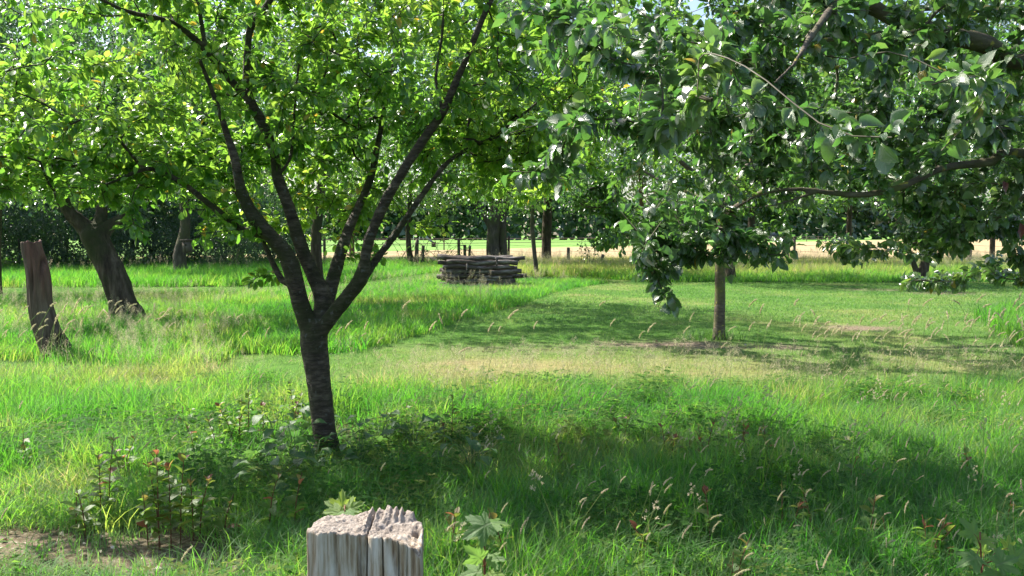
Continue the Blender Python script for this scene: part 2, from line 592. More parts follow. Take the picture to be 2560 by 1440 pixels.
def bare_amt(x, y):
    b = np.zeros(np.shape(x))
    P = np.stack([np.asarray(x), np.asarray(y), np.asarray(x) * 0], -1)
    n = fbm(P * 2.2, 3, 9) - 0.5
    for bx, by, rx, ry, a in BARE:
        d = ((x - bx) / rx) ** 2 + ((y - by) / ry) ** 2
        b = np.maximum(b, a * np.exp(-d * 1.3))
    return np.clip(b * (1 + 1.6 * n), 0, 1)


def dry_amt(x, y):
    P = np.stack([np.asarray(x), np.asarray(y), np.asarray(x) * 0], -1)
    n = fbm(P * 0.55, 4, 21)
    band = np.exp(-((y - 10.6) / 1.3) ** 2) * sstep(-2.6, -0.5, x) * (1 - 0.75 * sstep(2.6, 4.5, x))
    d = 0.85 * band + 0.35 * sstep(0.5, 0.75, n)
    d += 0.25 * np.exp(-(((x - 6.5) / 3) ** 2 + ((y - 17) / 3) ** 2))
    return np.clip(d * (0.6 + 0.8 * n), 0, 1)


# uneven spacing: fine under the orchard, wide towards the horizon
gx = np.concatenate([[-1500, -700, -350, -180, -90, -50], np.arange(-30, 30.01, 0.3), [50, 90, 180, 350, 700, 1500]])
gy = np.concatenate([[-300, -60, -20, -8], np.arange(-3, 36, 0.25), np.arange(36, 60, 0.5), [62, 66, 72, 80, 90, 100, 115, 130, 150, 175, 210, 250, 300, 400, 600, 1000, 2200]])
GX, GY = np.meshgrid(gx, gy, indexing='ij')
gzz = 0.05 * (fbm(np.stack([GX * 0.35, GY * 0.35, GX * 0], -1), 3, 5) - 0.5)
gzz = np.where((GY > 52) | (abs(GX) > 30), 0.0, gzz)
nx, ny = GX.shape
ii, jj = np.meshgrid(np.arange(nx - 1), np.arange(ny - 1), indexing='ij')
gf = np.stack([ii * ny + jj, (ii + 1) * ny + jj, (ii + 1) * ny + jj + 1, ii * ny + jj + 1], -1).reshape(-1, 4)
GV = np.stack([GX, GY, gzz], -1).reshape(-1, 3)
zz = zone(GV[:, 0], GV[:, 1])

gm, nt, out = nmat('meadow_soil')
v2 = vecmap(nt)
base = ramp(nt, noise(nt, 2.5, 6, v2, 0.7), [(0.3, (0.055, 0.13, 0.022)), (0.55, (0.085, 0.18, 0.03)), (0.8, (0.14, 0.22, 0.05))])
dryc = ramp(nt, noise(nt, 12, 5, v2, 0.7), [(0.3, (0.17, 0.17, 0.06)), (0.7, (0.34, 0.29, 0.13))])
soil = ramp(nt, noise(nt, 30, 5, v2, 0.75), [(0.3, (0.06, 0.045, 0.028)), (0.5, (0.20, 0.15, 0.10)), (0.7, (0.42, 0.36, 0.27))])
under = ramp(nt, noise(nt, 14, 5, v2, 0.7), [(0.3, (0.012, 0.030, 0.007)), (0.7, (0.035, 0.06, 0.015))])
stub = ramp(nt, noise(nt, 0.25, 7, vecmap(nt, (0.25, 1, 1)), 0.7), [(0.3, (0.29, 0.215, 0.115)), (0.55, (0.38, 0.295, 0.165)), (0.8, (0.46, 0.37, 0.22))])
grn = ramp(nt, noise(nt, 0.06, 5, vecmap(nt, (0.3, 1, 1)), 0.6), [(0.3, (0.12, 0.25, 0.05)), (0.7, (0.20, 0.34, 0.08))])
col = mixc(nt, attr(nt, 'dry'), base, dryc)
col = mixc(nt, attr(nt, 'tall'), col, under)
col = mixc(nt, attr(nt, 'bare'), col, soil)
# the fields beyond the fence meet along one straight drill line
tc = N(nt, 'ShaderNodeTexCoord')
sx_ = N(nt, 'ShaderNodeSeparateXYZ')
nt.links.new(tc.outputs['Object'], sx_.inputs[0])
wob = N(nt, 'ShaderNodeMath', operation='MULTIPLY_ADD')
nt.links.new(sx_.outputs[0], wob.inputs[0])
wob.inputs[1].default_value = -1.54
nt.links.new(sx_.outputs[1], wob.inputs[2])
gmask = N(nt, 'ShaderNodeMapRange')
nt.links.new(wob.outputs[0], gmask.inputs[0])
gmask.inputs[1].default_value = 107.5
gmask.inputs[2].default_value = 109.5
fieldc = mixc(nt, gmask.outputs[0], stub, grn)
col = mixc(nt, attr(nt, 'field'), col, fieldc)
p = N(nt, 'ShaderNodeBsdfPrincipled')
nt.links.new(col, p.inputs['Base Color'])
p.inputs['Roughness'].default_value = 0.95
p.inputs['Specular IOR Level'].default_value = 0.1
bp = N(nt, 'ShaderNodeBump')
bp.inputs['Strength'].default_value = 0.8
bp.inputs['Distance'].default_value = 0.03
nt.links.new(noise(nt, 22, 6, v2, 0.75), bp.inputs['Height'])
nt.links.new(bp.outputs[0], p.inputs['Normal'])
nt.links.new(p.outputs[0], out.inputs[0])
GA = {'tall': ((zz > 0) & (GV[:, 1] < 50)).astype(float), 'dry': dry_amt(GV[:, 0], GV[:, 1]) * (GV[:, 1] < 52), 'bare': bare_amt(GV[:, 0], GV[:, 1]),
      'field': sstep(49, 51, GV[:, 1])}
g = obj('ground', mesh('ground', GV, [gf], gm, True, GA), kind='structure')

# ================================================================== SCATTER
def variant_collection(name, meshes):
    col = bpy.data.collections.new(name)
    for i, me in enumerate(meshes):
        o = bpy.data.objects.new('%s_%02d' % (name, i), me)
        col.objects.link(o)
    return col


def scatter(name, P, rot, scl, coll, nvar, tone, kind='stuff', parent=None):
    n = len(P)
    me = bpy.data.meshes.new(name)
    me.vertices.add(n)
    me.vertices.foreach_set('co', np.asarray(P, np.float32).ravel())
    for k, t, v in (('rot', 'FLOAT_VECTOR', rot), ('scl', 'FLOAT_VECTOR', scl), ('tone', 'FLOAT', tone)):
        a = me.attributes.new(k, t, 'POINT')
        a.data.foreach_set('vector' if t == 'FLOAT_VECTOR' else 'value', np.asarray(v, np.float32).ravel())
    a = me.attributes.new('vid', 'INT', 'POINT')
    a.data.foreach_set('value', rng.integers(0, nvar, n).astype(np.int32))
    o = obj(name, me, parent)
    ng = bpy.data.node_groups.new(name, 'GeometryNodeTree')
    ng.interface.new_socket('Geometry', in_out='INPUT', socket_type='NodeSocketGeometry')
    ng.interface.new_socket('Geometry', in_out='OUTPUT', socket_type='NodeSocketGeometry')
    gi, go = ng.nodes.new('NodeGroupInput'), ng.nodes.new('NodeGroupOutput')
    ip = ng.nodes.new('GeometryNodeInstanceOnPoints')
    ci = ng.nodes.new('GeometryNodeCollectionInfo')
    ci.inputs['Collection'].default_value = coll
    ci.inputs['Separate Children'].default_value = True
    ci.inputs['Reset Children'].default_value = True
    ip.inputs['Pick Instance'].default_value = True

    def na(nm, t):
        x = ng.nodes.new('GeometryNodeInputNamedAttribute')
        x.data_type = t
        x.inputs['Name'].default_value = nm
        return [s for s in x.outputs if s.enabled and s.name == 'Attribute'][0]
    L = ng.links.new
    L(gi.outputs[0], ip.inputs['Points'])
    L(ci.outputs[0], ip.inputs['Instance'])
    L(na('vid', 'INT'), ip.inputs['Instance Index'])
    L(na('rot', 'FLOAT_VECTOR'), ip.inputs['Rotation'])
    L(na('scl', 'FLOAT_VECTOR'), ip.inputs['Scale'])
    L(ip.outputs[0], go.inputs[0])
    md = o.modifiers.new('scatter', 'NODES')
    md.node_group = ng
    o['kind'] = kind
    return o


def blades(n, hmin, hmax, spread, width, lean, seg=3, seed=0):
    r = np.random.default_rng(seed)
    A = Acc()
    for i in range(n):
        a = r.uniform(0, 2 * math.pi)
        d = spread * math.sqrt(r.uniform())
        x0, y0 = d * math.cos(a), d * math.sin(a)
        h = r.uniform(hmin, hmax) * (1 if r.uniform() > 0.12 else 1.25)
        az = r.uniform(0, 2 * math.pi)
        ln = r.uniform(0.1, lean) * h
        wdt = width * r.uniform(0.6, 1.25)
        fa = az + r.normal(0, 0.6) + math.pi / 2
        V = []
        for s in range(seg + 1):
            t = s / seg
            bx = x0 + math.cos(az) * ln * t * t
            by = y0 + math.sin(az) * ln * t * t
            bz = h * (t - 0.25 * (ln / h) * t * t * t)
            w = wdt * (1 - t ** 1.6) * 0.5
            if s == seg:
                V.append((bx, by, bz))
            else:
                V.append((bx - math.cos(fa) * w, by - math.sin(fa) * w, bz))
                V.append((bx + math.cos(fa) * w, by + math.sin(fa) * w, bz))
        q = [(2 * s, 2 * s + 1, 2 * s + 3, 2 * s + 2) for s in range(seg - 1)]
        e = 2 * (seg - 1)
        A.add(V, [np.array(q).reshape(-1, 4), np.array([(e, e + 1, e + 2)])])
    return A


def set_two(me, mat_tri):
    me.materials.append(mat_tri)
    n = len(me.polygons)
    tot = np.zeros(n, np.int32)
    me.polygons.foreach_get('loop_total', tot)
    me.polygons.foreach_set('material_index', (tot == 3).astype(np.int32))
    return me


def stalk(kind, seed):
    r = np.random.default_rng(seed)
    A = Acc()
    h = r.uniform(0.42, 0.55)
    lean = r.uniform(0.05, 0.16)
    ts = np.linspace(0, 1, 6)
    path = np.stack([lean * ts ** 2.2, 0 * ts, h * ts], -1)
    w = 0.0012
    for ax in (np.array([w, 0, 0]), np.array([0, w, 0])):
        V = np.concatenate([path - ax, path + ax])
        A.add(V, [np.array([(i, i + 1, 7 + i, 6 + i) for i in range(5)])])

    def spikelet(c, l, wd, d):
        d = np.asarray(d, float)
        d /= np.linalg.norm(d)
        s = np.cross(d, r.normal(size=3))
        s /= np.linalg.norm(s)
        V = [c, c + d * l * 0.5 + s * wd / 2, c + d * l, c + d * l * 0.5 - s * wd / 2]
        A.add(V, [np.array([(0, 1, 2), (0, 2, 3)])])
    tip = path[-1]
    dr = path[-1] - path[-2]
    dr /= np.linalg.norm(dr)
    if kind == 'haze':
        for i in range(46):
            t = r.uniform(0.62, 1.0)
            b = np.array([lean * t ** 2.2, 0, h * t])
            rad = 0.055 * (1 - (t - 0.62) / 0.42) + 0.006
            a = r.uniform(0, 6.28)
            e = b + np.array([math.cos(a) * rad, math.sin(a) * rad, r.uniform(0.01, 0.05)])
            s = np.array([0.0004, 0.0004, 0])
            A.add([b - s, b + s, e], [np.array([(0, 1, 2)])])
            for q in range(3):
                spikelet(e + r.normal(0, 0.006, 3), 0.007, 0.0035, r.normal(size=3) + [0, 0, 1])
    elif kind == 'fog':
        L_ = r.uniform(0.05, 0.085)
        bend = r.uniform(0.1, 1.1)
        c = tip.copy()
        for i in range(16):
            t = i / 15
            d = dr * math.cos(bend * t) + np.array([1, 0, -0.25]) * math.sin(bend * t)
            c = c + d * L_ / 15
            wd = 0.0065 * math.sin(math.pi * (0.1 + 0.85 * t)) + 0.002
            for q in range(5):
                dd = d + r.normal(0, 0.45, 3)
                spikelet(c, 0.010, wd * 0.9, dd)
    else:
        for cl in range(7):
            t = 0.80 + 0.2 * cl / 6
            b = np.array([lean * t ** 2.2, 0, h * t])
            a = r.uniform(0, 6.28)
            rad = 0.035 * (1.05 - cl / 6)
            e = b + np.array([math.cos(a) * rad, math.sin(a) * rad, 0.02])
            for q in range(10):
                spikelet(e + r.normal(0, 0.004, 3), 0.013, 0.006, r.normal(0, 0.6, 3) + [math.cos(a), math.sin(a), 1])
    me = A.mesh('stalk', M['stem'], smooth=False)
    return set_two(me, M['seed'])


def cand(y0, y1, dens, xpad=1.2, x0=None, x1=None, k=0.6):
    """random ground points in a strip, thinned with distance by dens(y)"""
    ys = np.linspace(y0, y1, 60)
    wid = 2 * (k * ys + xpad)
    lam = np.array([dens(y) for y in ys]) * wid
    n = int(np.trapezoid(lam, ys)) if hasattr(np, 'trapezoid') else int(np.trapz(lam, ys))
    cdf = np.cumsum(lam)
    cdf /= cdf[-1]
    y = np.interp(rng.uniform(0, 1, n), cdf, ys)
    x = rng.uniform(-1, 1, n) * (k * y + xpad)
    if x0 is not None:
        m = (x > x0) & (x < x1)
        x, y = x[m], y[m]
    return x, y


def gheight(x, y):
    return 0.05 * (fbm(np.stack([x * 0.35, y * 0.35, x * 0], -1), 3, 5) - 0.5) - 0.005


def place(name, x, y, smin, smax, coll, nvar, tone, tilt=0.12, fixed_yaw=None, sz=None):
    n = len(x)
    P = np.stack([x, y, gheight(x, y)], -1)
    yaw = rng.uniform(0, 6.283, n) if fixed_yaw is None else fixed_yaw + rng.normal(0, 0.7, n)
    rot = np.stack([rng.normal(0, tilt, n), rng.normal(0, tilt, n), yaw], -1)
    s = rng.uniform(smin, smax, n)
    scl = np.stack([s, s, s * (1 if sz is None else sz)], -1)
    return scatter(name, P, rot, scl, coll, nvar, np.clip(tone, 0.02, 0.99))


tuft_c = variant_collection('meadow_tuft', [blades(36, 0.12, 0.38, 0.14, 0.0066, 0.95, 4, 100 + i).mesh('tuft', M['blade']) for i in range(7)])
mid_c = variant_collection('rough_tuft', [blades(46, 0.14, 0.36, 0.26, 0.013, 0.7, 3, 200 + i).mesh('tuft', M['blade']) for i in range(5)])
lawn_c = variant_collection('lawn_patch', [blades(85, 0.015, 0.045, 0.20, 0.006, 0.9, 2, 300 + i).mesh('turf', M['lawn_blade']) for i in range(5)])
lawnf_c = variant_collection('lawn_patch_wide', [blades(90, 0.02, 0.05, 0.38, 0.012, 0.9, 2, 330 + i).mesh('turf', M['lawn_blade']) for i in range(5)])
short_c = variant_collection('short_turf', [blades(50, 0.03, 0.10, 0.13, 0.005, 0.9, 3, 360 + i).mesh('turf', M['lawn_blade']) for i in range(4)])
haze_c = variant_collection('bent_grass', [stalk('haze', 400 + i) for i in range(6)])
fog_c = variant_collection('soft_grass', [stalk('fog', 500 + i) for i in range(6)])
cock_c = variant_collection('cocksfoot', [stalk('cock', 600 + i) for i in range(5)])


def tone_at(x, y, base, amp=0.5, seed=31, sc=0.8):
    P = np.stack([x * sc, y * sc, x * 0], -1)
    return base + amp * (fbm(P, 4, seed) - 0.5) + rng.normal(0, 0.15, len(x))


# near meadow
x, y = cand(2.3, 10.8, lambda y: 130 if y < 6 else 95)
m = (zone(x, y) == 1) & (bare_amt(x, y) < rng.uniform(0.15, 0.7, len(x)))
m &= ~((np.hypot(x, y - 1.2) < 0.7) | ((np.abs(x) < 0.35) & (y < 0.8)))
x, y = x[m], y[m]
hz = (0.45 + 0.9 * fbm(np.stack([x * 4.5, y * 4.5, x * 0], -1), 2, 71)) * 0.9 * (0.5 + .7 * fbm(np.stack([x * 0.9, y * 0.9, x * 0], -1), 3, 77))
hz *= 1 - 0.35 * sstep(8.3, 9.3, y) * sstep(-3, -1, x)
hz *= 1 - .5 * np.exp(-(((x + 1.35) / .7) ** 2 + ((y - 6.2) / .8) ** 2))
hz *= 1 - .35 * sstep(-1.0, -2.2, x) * sstep(6.5, 5.0, y) - .4 * sstep(-1.2, -2.0, x) * sstep(5.0, 4.2, y)
place('meadow_grass', x, y, 0.8, 1.2, tuft_c, 7, tone_at(x, y, 0.36, 1.0, 31, 1.5) + 0.25 * sstep(7.6, 9.2, y) - 0.1 * sstep(0, 3, x), sz=hz)
# low turf between the tufts and on the trodden corner
x, y = cand(2.3, 10, lambda y: 60)
m = (zone(x, y) == 1) & (rng.uniform(0, 1, len(x)) < 0.85 - 0.75 * bare_amt(x, y))
place('short_grass', x[m], y[m], 0.8, 1.3, short_c, 4, tone_at(x[m], y[m], 0.42, 0.5))
# lawn
x, y = cand(9.0, 17, lambda y: 26)
m = (zone(x, y) == 0) & (rng.uniform(0, 1, len(x)) > 1.1 * bare_amt(x, y))
x, y = x[m], y[m]
place('lawn_grass', x, y, 0.85, 1.2, lawn_c, 5, tone_at(x, y, 0.30, 0.5) + 0.55 * dry_amt(x, y), 0.03)
x, y = cand(16.5, 52, lambda y: 9 if y < 26 else 5)
m = ((zone(x, y) == 0)) & (rng.uniform(0, 1, len(x)) > bare_amt(x, y))
x, y = x[m], y[m]
place('lawn_grass', x, y, 0.9, 1.3, lawnf_c, 5, tone_at(x, y, 0.30, 0.4) + 0.5 * dry_amt(x, y), 0.03)
WBX = gr(1197, 718)
# uncut island of rough grass, and the far rough grass by the fence
x, y = cand(9.2, 30, lambda y: 40 if y < 16 else 24, 2.0)
m = (zone(x, y) == 2)
x, y = x[m], y[m]
hp_ = 1 - .55 * np.exp(-(((x - WBX[0]) / 2.0) ** 2 + ((y - WBX[1] + .3) / 1.6) ** 2))
place('rough_grass', x, y, 0.8, 1.15, mid_c, 5, tone_at(x, y, 0.36, 1.1, 41, 0.6), 0.14, sz=hp_ * (0.40 + 0.6 * fbm(np.stack([x * 0.7, y * 0.7, x * 0], -1), 3, 78)))
x, y = cand(27, 52, lambda y: 14 if y < 40 else 9, 4)
m = (zone(x, y) == 3)
x, y = x[m], y[m]
brown = sstep(31.5, 36, y + 2 * fbm(np.stack([x * 0.2, y * 0.2, x * 0], -1), 3, 5)) * sstep(-6, 1, x)
place('far_rough_grass', x, y, 1.1, 1.6, mid_c, 5, tone_at(x, y, 0.26, 0.4, 43, 0.3) + 0.42 * brown + 0.12 * (y > 40), 0.1, sz=0.55 + 0.45 * brown + 0.35 * (x < -5))
x, y = cand(9.2, 20, lambda y: 34, 3, 4.5, 14)
m = (zone(x, y) == 4)
x, y = x[m], y[m]
place('rough_grass', x, y, 0.8, 1.1, mid_c, 5, tone_at(x, y, 0.3, 0.3))

# flowering stalks
x, y = cand(7.8, 10.4, lambda y: 34)
e = near_edge(x)
f1 = np.exp(-((y - e + 0.55) / 0.5) ** 2)
wx = sstep(-1.6, -0.6, x) * (1 - sstep(2.4, 5.5, x)) + 0.9 * np.exp(-((x + 3.9) / 0.8) ** 2)
m = (rng.uniform(0, 1, len(x)) < f1 * (0.12 + wx)) & (y < e + 0.25)
place('bent_grass_haze', x[m], y[m], 0.75, 1.15, haze_c, 6, rng.uniform(0.2, 0.9, m.sum()), 0.14)
x, y = cand(7.3, 10.3, lambda y: 46)
e = near_edge(x)
m = (rng.uniform(0, 1, len(x)) < np.exp(-((y - e + 0.5) / 0.55) ** 2) * (0.10 + sstep(2.0, 3.4, x) * 0.8 + 0.5 * sstep(-3.2, -5, x))) & (y < e + 0.2)
place('soft_grass_heads', x[m], y[m], 1.1, 1.7, fog_c, 6, rng.uniform(0.02, 0.6, m.sum()), 0.16, fixed_yaw=0.2)
x, y = cand(2.9, 9.3, lambda y: 19)
m = (rng.uniform(0, 1, len(x)) < (0.25 + 0.65 * sstep(-0.8, 0.6, x)) * (0.3 + fbm(np.stack([x, y, x * 0], -1), 3, 8)) - bare_amt(x, y))
x, y = x[m], y[m]
place('soft_grass_heads', x, y, 0.5, 0.88, fog_c, 6, rng.uniform(0.0, 0.8, len(x)), 0.2, fixed_yaw=0.2)
x, y = cand(2.9, 9.3, lambda y: 6)
m = rng.uniform(0, 1, len(x)) < 0.5 * sstep(-1.2, 0.6, x)
place('cocksfoot_heads', x[m], y[m], 0.7, 1.1, cock_c, 5, rng.uniform(0.1, 0.7, m.sum()), 0.18)
x, y = cand(9.8, 30, lambda y: 14 if y < 20 else 8, 2)
nn = fbm(np.stack([x * 0.45, y * 0.45, x * 0], -1), 3, 91)
m = (zone(x, y) == 2) & (rng.uniform(0, 1, len(x)) < sstep(0.42, 0.62, nn))
place('island_seed_heads', x[m], y[m], 0.8, 1.2, haze_c, 6, rng.uniform(0.1, 0.8, m.sum()), 0.12)
x, y = cand(29, 51, lambda y: 5, 4)
nn = fbm(np.stack([x * 0.3, y * 0.3, x * 0], -1), 3, 92)
m = (zone(x, y) == 3) & (rng.uniform(0, 1, len(x)) < 0.1 + sstep(0.45, 0.6, nn) * sstep(-6, 2, x))
place('fence_seed_heads', x[m], y[m], 1.2, 1.8, haze_c, 6, rng.uniform(0.1, 0.8, m.sum()), 0.12)

# ================================================================== TREES
class Skel:
    """branch skeleton: nodes with a parent; limbs are laid down by hand, boughs grow from them to targets in the crown"""

    def __init__(s):
        s.P = np.zeros((0, 3))
        s.par = []
        s.r = []
        s.main = []

    def limb(s, pts, step=0.12, attach=True, jit=0.0):
        Q = smooth_path(pts, step)
        if jit:
            Q[1:, :3] += (vnoise(Q[1:, :3] * 3, 3)[:, None] - 0.5) * jit
        if len(s.P) and attach:
            k = int(np.argmin(((s.P - Q[0, :3]) ** 2).sum(1)))
        else:
            k = -1
        base = len(s.P)
        for i, q in enumerate(Q):
            s.par.append(k if i == 0 else base + i - 1)
            s.r.append(q[3])
            s.main.append(True)
        s.P = np.vstack([s.P, Q[:, :3]])
        return Q

    def grow(s, targets, step=0.1, seed=0, droop=0.0, minz=None, straight=0.35):
        r = np.random.default_rng(seed)
        T = np.asarray(targets)
        cap = len(s.P) + len(T) * 40
        P = np.zeros((cap, 3))
        P[:len(s.P)] = s.P
        n = len(s.P)
        skip = 0 if minz is None else None
        D = np.full(len(T), 1e9)
        NN = np.zeros(len(T), int)
        for a in range(0, n, 400):
            blk = P[a:a + 400]
            ok = np.arange(a, a + len(blk)) < n
            d = np.linalg.norm(T[:, None] - blk[None], axis=2)
            if minz is not None:
                d = d + 5 * (blk[None, :, 2] < minz)
            d[:, ~ok[:d.shape[1]]] = 1e9
            k = d.argmin(1)
            v = d[np.arange(len(T)), k]
            b = v < D
            D[b] = v[b]
            NN[b] = a + k[b]
        left = np.ones(len(T), bool)
        tips = np.zeros(len(T), int)
        for _ in range(len(T)):
            i = int(np.where(left, D, 1e9).argmin())
            left[i] = False
            a, b = P[NN[i]], T[i]
            L = np.linalg.norm(b - a)
            m = max(1, int(L / step))
            pr = s.par[NN[i]]
            d0 = (a - P[pr]) if pr >= 0 else np.array([0, 0, 1.0])
            d0 = d0 / max(np.linalg.norm(d0), 1e-6)
            c = a + d0 * L * straight + r.normal(0, 0.06 * L, 3)
            t = (np.arange(1, m + 1) / m)[:, None]
            seg = (1 - t) ** 2 * a + 2 * t * (1 - t) * c + t * t * b
            if m > 1:
                seg[:-1] += r.normal(0, 0.012, (m - 1, 3))
            seg[:, 2] -= droop * (t[:, 0] ** 2) * L
            k = NN[i]
            for q in seg:
                P[n] = q
                s.par.append(k)
                s.r.append(0.0)
                s.main.append(False)
                k = n
                n += 1
            tips[i] = n - 1
            nw = P[n - m:n]
            d = np.linalg.norm(T[:, None] - nw[None], axis=2)
            kk = d.argmin(1)
            v = d[np.arange(len(T)), kk]
            b_ = v < D
            D[b_] = v[b_]
            NN[b_] = n - m + kk[b_]
        s.P = P[:n].copy()
        # ease the kinks where shoots meet
        par = np.array(s.par)
        free = ~np.array(s.main)
        for _ in range(3):
            cs, cn = np.zeros((n, 3)), np.zeros(n)
            ok = par >= 0
            np.add.at(cs, par[ok], s.P[ok])
            np.add.at(cn, par[ok], 1)
            m_ = free & (cn > 0) & ok
            s.P[m_] = .5 * s.P[m_] + .25 * s.P[par[m_]] + .25 * cs[m_] / cn[m_][:, None]
        return tips

    def radii(s, tip=0.0022, pw=2.3, cap=None):
        n = len(s.P)
        acc = np.zeros(n)
        for i in range(n - 1, -1, -1):
            if s.main[i]:
                continue
            v = acc[i] if acc[i] > 0 else tip ** pw
            s.r[i] = v ** (1 / pw)
            p = s.par[i]
            if p >= 0 and not s.main[p]:
                acc[p] += v * 1.0
            if cap:
                s.r[i] = min(s.r[i], cap)
        s.r = list(s.r)

    def twigs(s, mat, name, origin, k=4):
        """tubes along the grown part, chain by chain"""
        n = len(s.P)
        kids = {}
        for i in range(n):
            if not s.main[i]:
                kids.setdefault(s.par[i], []).append(i)
        A = Acc()
        starts = [(p, c) for p, cs in kids.items() for c in cs if s.main[p] or c != max(cs, key=lambda q: s.r[q])]
        for p, c in starts:
            ch = [p, c]
            while ch[-1] in kids:
                ch.append(max(kids[ch[-1]], key=lambda q: s.r[q]))
            rr = np.array([s.r[q] for q in ch])
            rr[0] = rr[1] * 1.1
            V, f = tube(s.P[ch], rr, k if rr[1] > 0.006 else 3, cap=False)
            A.add(V, f)
        return A.mesh(name, mat, origin)


def fuse(name, tubes, mat, origin, voxel, noise_amp=0.0, nscale=(6, 6, 2), seed=3, smoothit=2):
    """join overlapping limbs into one skin, then roughen it"""
    A = Acc()
    for V, f in tubes:
        A.add(V, f)
    me = A.mesh(name, mat, origin)
    tmp = bpy.data.objects.new('tmp', me)
    C.objects.link(tmp)
    md = tmp.modifiers.new('r', 'REMESH')
    md.mode = 'VOXEL'
    md.voxel_size = voxel
    md2 = tmp.modifiers.new('s', 'SMOOTH')
    md2.iterations = smoothit
    dg = bpy.context.evaluated_depsgraph_get()
    m2 = bpy.data.meshes.new_from_object(tmp.evaluated_get(dg))
    bpy.data.objects.remove(tmp)
    n = len(m2.vertices)
    co = np.zeros(n * 3, np.float32)
    m2.vertices.foreach_get('co', co)
    no = np.zeros(n * 3, np.float32)
    m2.vertices.foreach_get('normal', no)
    co, no = co.reshape(-1, 3).astype(float), no.reshape(-1, 3)
    if noise_amp:
        co += no * (fbm(co * np.array(nscale), 4, seed)[:, None] - 0.5) * 2 * noise_amp
    m2.vertices.foreach_set('co', co.astype(np.float32).ravel())
    m2.polygons.foreach_set('use_smooth', np.ones(len(m2.polygons), bool))
    m2.materials.clear()
    m2.materials.append(mat)
    m2.update()
    m2.name = name
    return m2


def place_leaves(sk, tips, per, size, seed, back=6, up=(0, 0, 1), droop=0.35, along=0.6, spread=0.9, petiole=0.0):
    """leaf frames alternate along the last nodes of each twig"""
    r = np.random.default_rng(seed)
    O, D_, U_ = [], [], []
    P = sk.P
    for tp in tips:
        ch = [tp]
        while len(ch) < back and sk.par[ch[-1]] >= 0 and not sk.main[ch[-1]]:
            ch.append(sk.par[ch[-1]])
        ch = ch[::-1]
        if len(ch) < 2:
            continue
        pts = P[ch]
        n = max(1, int(per * r.uniform(0.6, 1.3)))
        t = np.sort(r.uniform(0, 1, n)) ** along * (len(ch) - 1)
        i = np.minimum(t.astype(int), len(ch) - 2)
        f = (t - i)[:, None]
        o = pts[i] * (1 - f) + pts[i + 1] * f
        d = pts[i + 1] - pts[i]
        d = d / np.maximum(np.linalg.norm(d, axis=1, keepdims=True), 1e-6)
        side = np.cross(d, r.normal(size=(n, 3)))
        side /= np.maximum(np.linalg.norm(side, axis=1, keepdims=True), 1e-6)
        dd = d * 0.55 + side * spread + np.array([0, 0, -droop]) * r.uniform(0.1, 1.6, (n, 1))
        O.append(o + side * petiole)
        D_.append(dd)
        U_.append(np.array(up) + r.normal(0, 0.45, (n, 3)) - 0.25 * side)
    O, D_, U_ = np.vstack(O), np.vstack(D_), np.vstack(U_)
    s = size * np.clip(r.normal(1, 0.2, len(O)), 0.45, 1.5)
    Mx = frames(D_, U_) * s[:, None, None]
    return O, Mx


def with_lc(me, L):
    a = me.attributes.new('lc', 'FLOAT_VECTOR', 'POINT')
    a.data.foreach_set('vector', np.asarray(L, np.float32).ravel())
    return me


def foliage(O, Mx, templates, mat, name, origin, seed, tone=0.45, amp=0.35, tsc=1.0, yellow=0.012):
    r = np.random.default_rng(seed)
    A = Acc()
    tn = tone + amp * 2 * (fbm(O * tsc, 3, seed) - 0.5) + r.normal(0, 0.12, len(O))
    tn = np.where(r.uniform(0, 1, len(O)) < yellow, 1.0 + 0.1, np.clip(tn, 0.03, 0.86))
    v = r.integers(0, len(templates), len(O))
    LC = []
    for k, (tv, tq, tt) in enumerate(templates):
        m = v == k
        if not m.any():
            continue
        V, Fq = bake(tv, tq, Mx[m], O[m]) if len(tq) else (None, None)
        V2, Ft = bake(tv, tt, Mx[m], O[m])
        A.add(V2, [Fq, Ft] if Fq is not None else [Ft], np.repeat(tn[m], len(tv)))
        LC.append(np.tile(tv, (int(m.sum()), 1)))
    return with_lc(A.mesh(name, mat, origin), np.vstack(LC))


def single_leaves(parent, O, Mx, templates, mat, origin, idx, seed):
    """the leaves that show largest, each an object of its own on shared meshes"""
    r = np.random.default_rng(seed)
    ms = []
    for k, (tv, tq, tt) in enumerate(templates):
        for tn in (0.25, 0.42, 0.58, 0.75):
            ms.append(mesh('leaf', tv, [tq, tt], mat, True, {'tone': np.full(len(tv), tn), 'lc': tv}))
    for i in idx:
        o = bpy.data.objects.new('leaf', ms[r.integers(0, len(ms))])
        C.objects.link(o)
        o.parent = parent
        m4 = np.eye(4)
        m4[:3, :3] = Mx[i]
        m4[:3, 3] = O[i] - np.asarray(origin)
        o.matrix_local = Matrix(m4.tolist())


def pick_large(O, Mx, n=300, ymin=0.6):
    """the n leaves that show largest: big on the sensor and not behind many others"""
    u, v, f = proj(O + Mx[:, :, 1] * 0.5)
    s = np.linalg.norm(Mx[:, :, 1], axis=1) / f
    ins = (u > 0) & (u < W_) & (v > 0) & (v < H_) & (f > ymin)
    idx = np.argsort(-np.where(ins, s, 0))
    out, used = [], {}
    for i in idx:
        if not ins[i]:
            break
        key = (int(u[i] / 26), int(v[i] / 26))
        if key in used:
            continue
        used[key] = 1
        out.append(i)
        if len(out) >= n:
            break
    return np.array(out, int)


def ell(px, py, Y, rx, ry, rz, n, seed, hollow=0.0):
    """n points inside an ellipsoid whose centre is at a pixel and depth"""
    r = np.random.default_rng(seed)
    c = at(px, py, Y)
    q = r.normal(size=(n, 3))
    q /= np.linalg.norm(q, axis=1, keepdims=True)
    q *= (hollow + (1 - hollow) * r.uniform(0, 1, (n, 1)) ** (1 / 3))
    return c + q * np.array([rx, ry, rz])


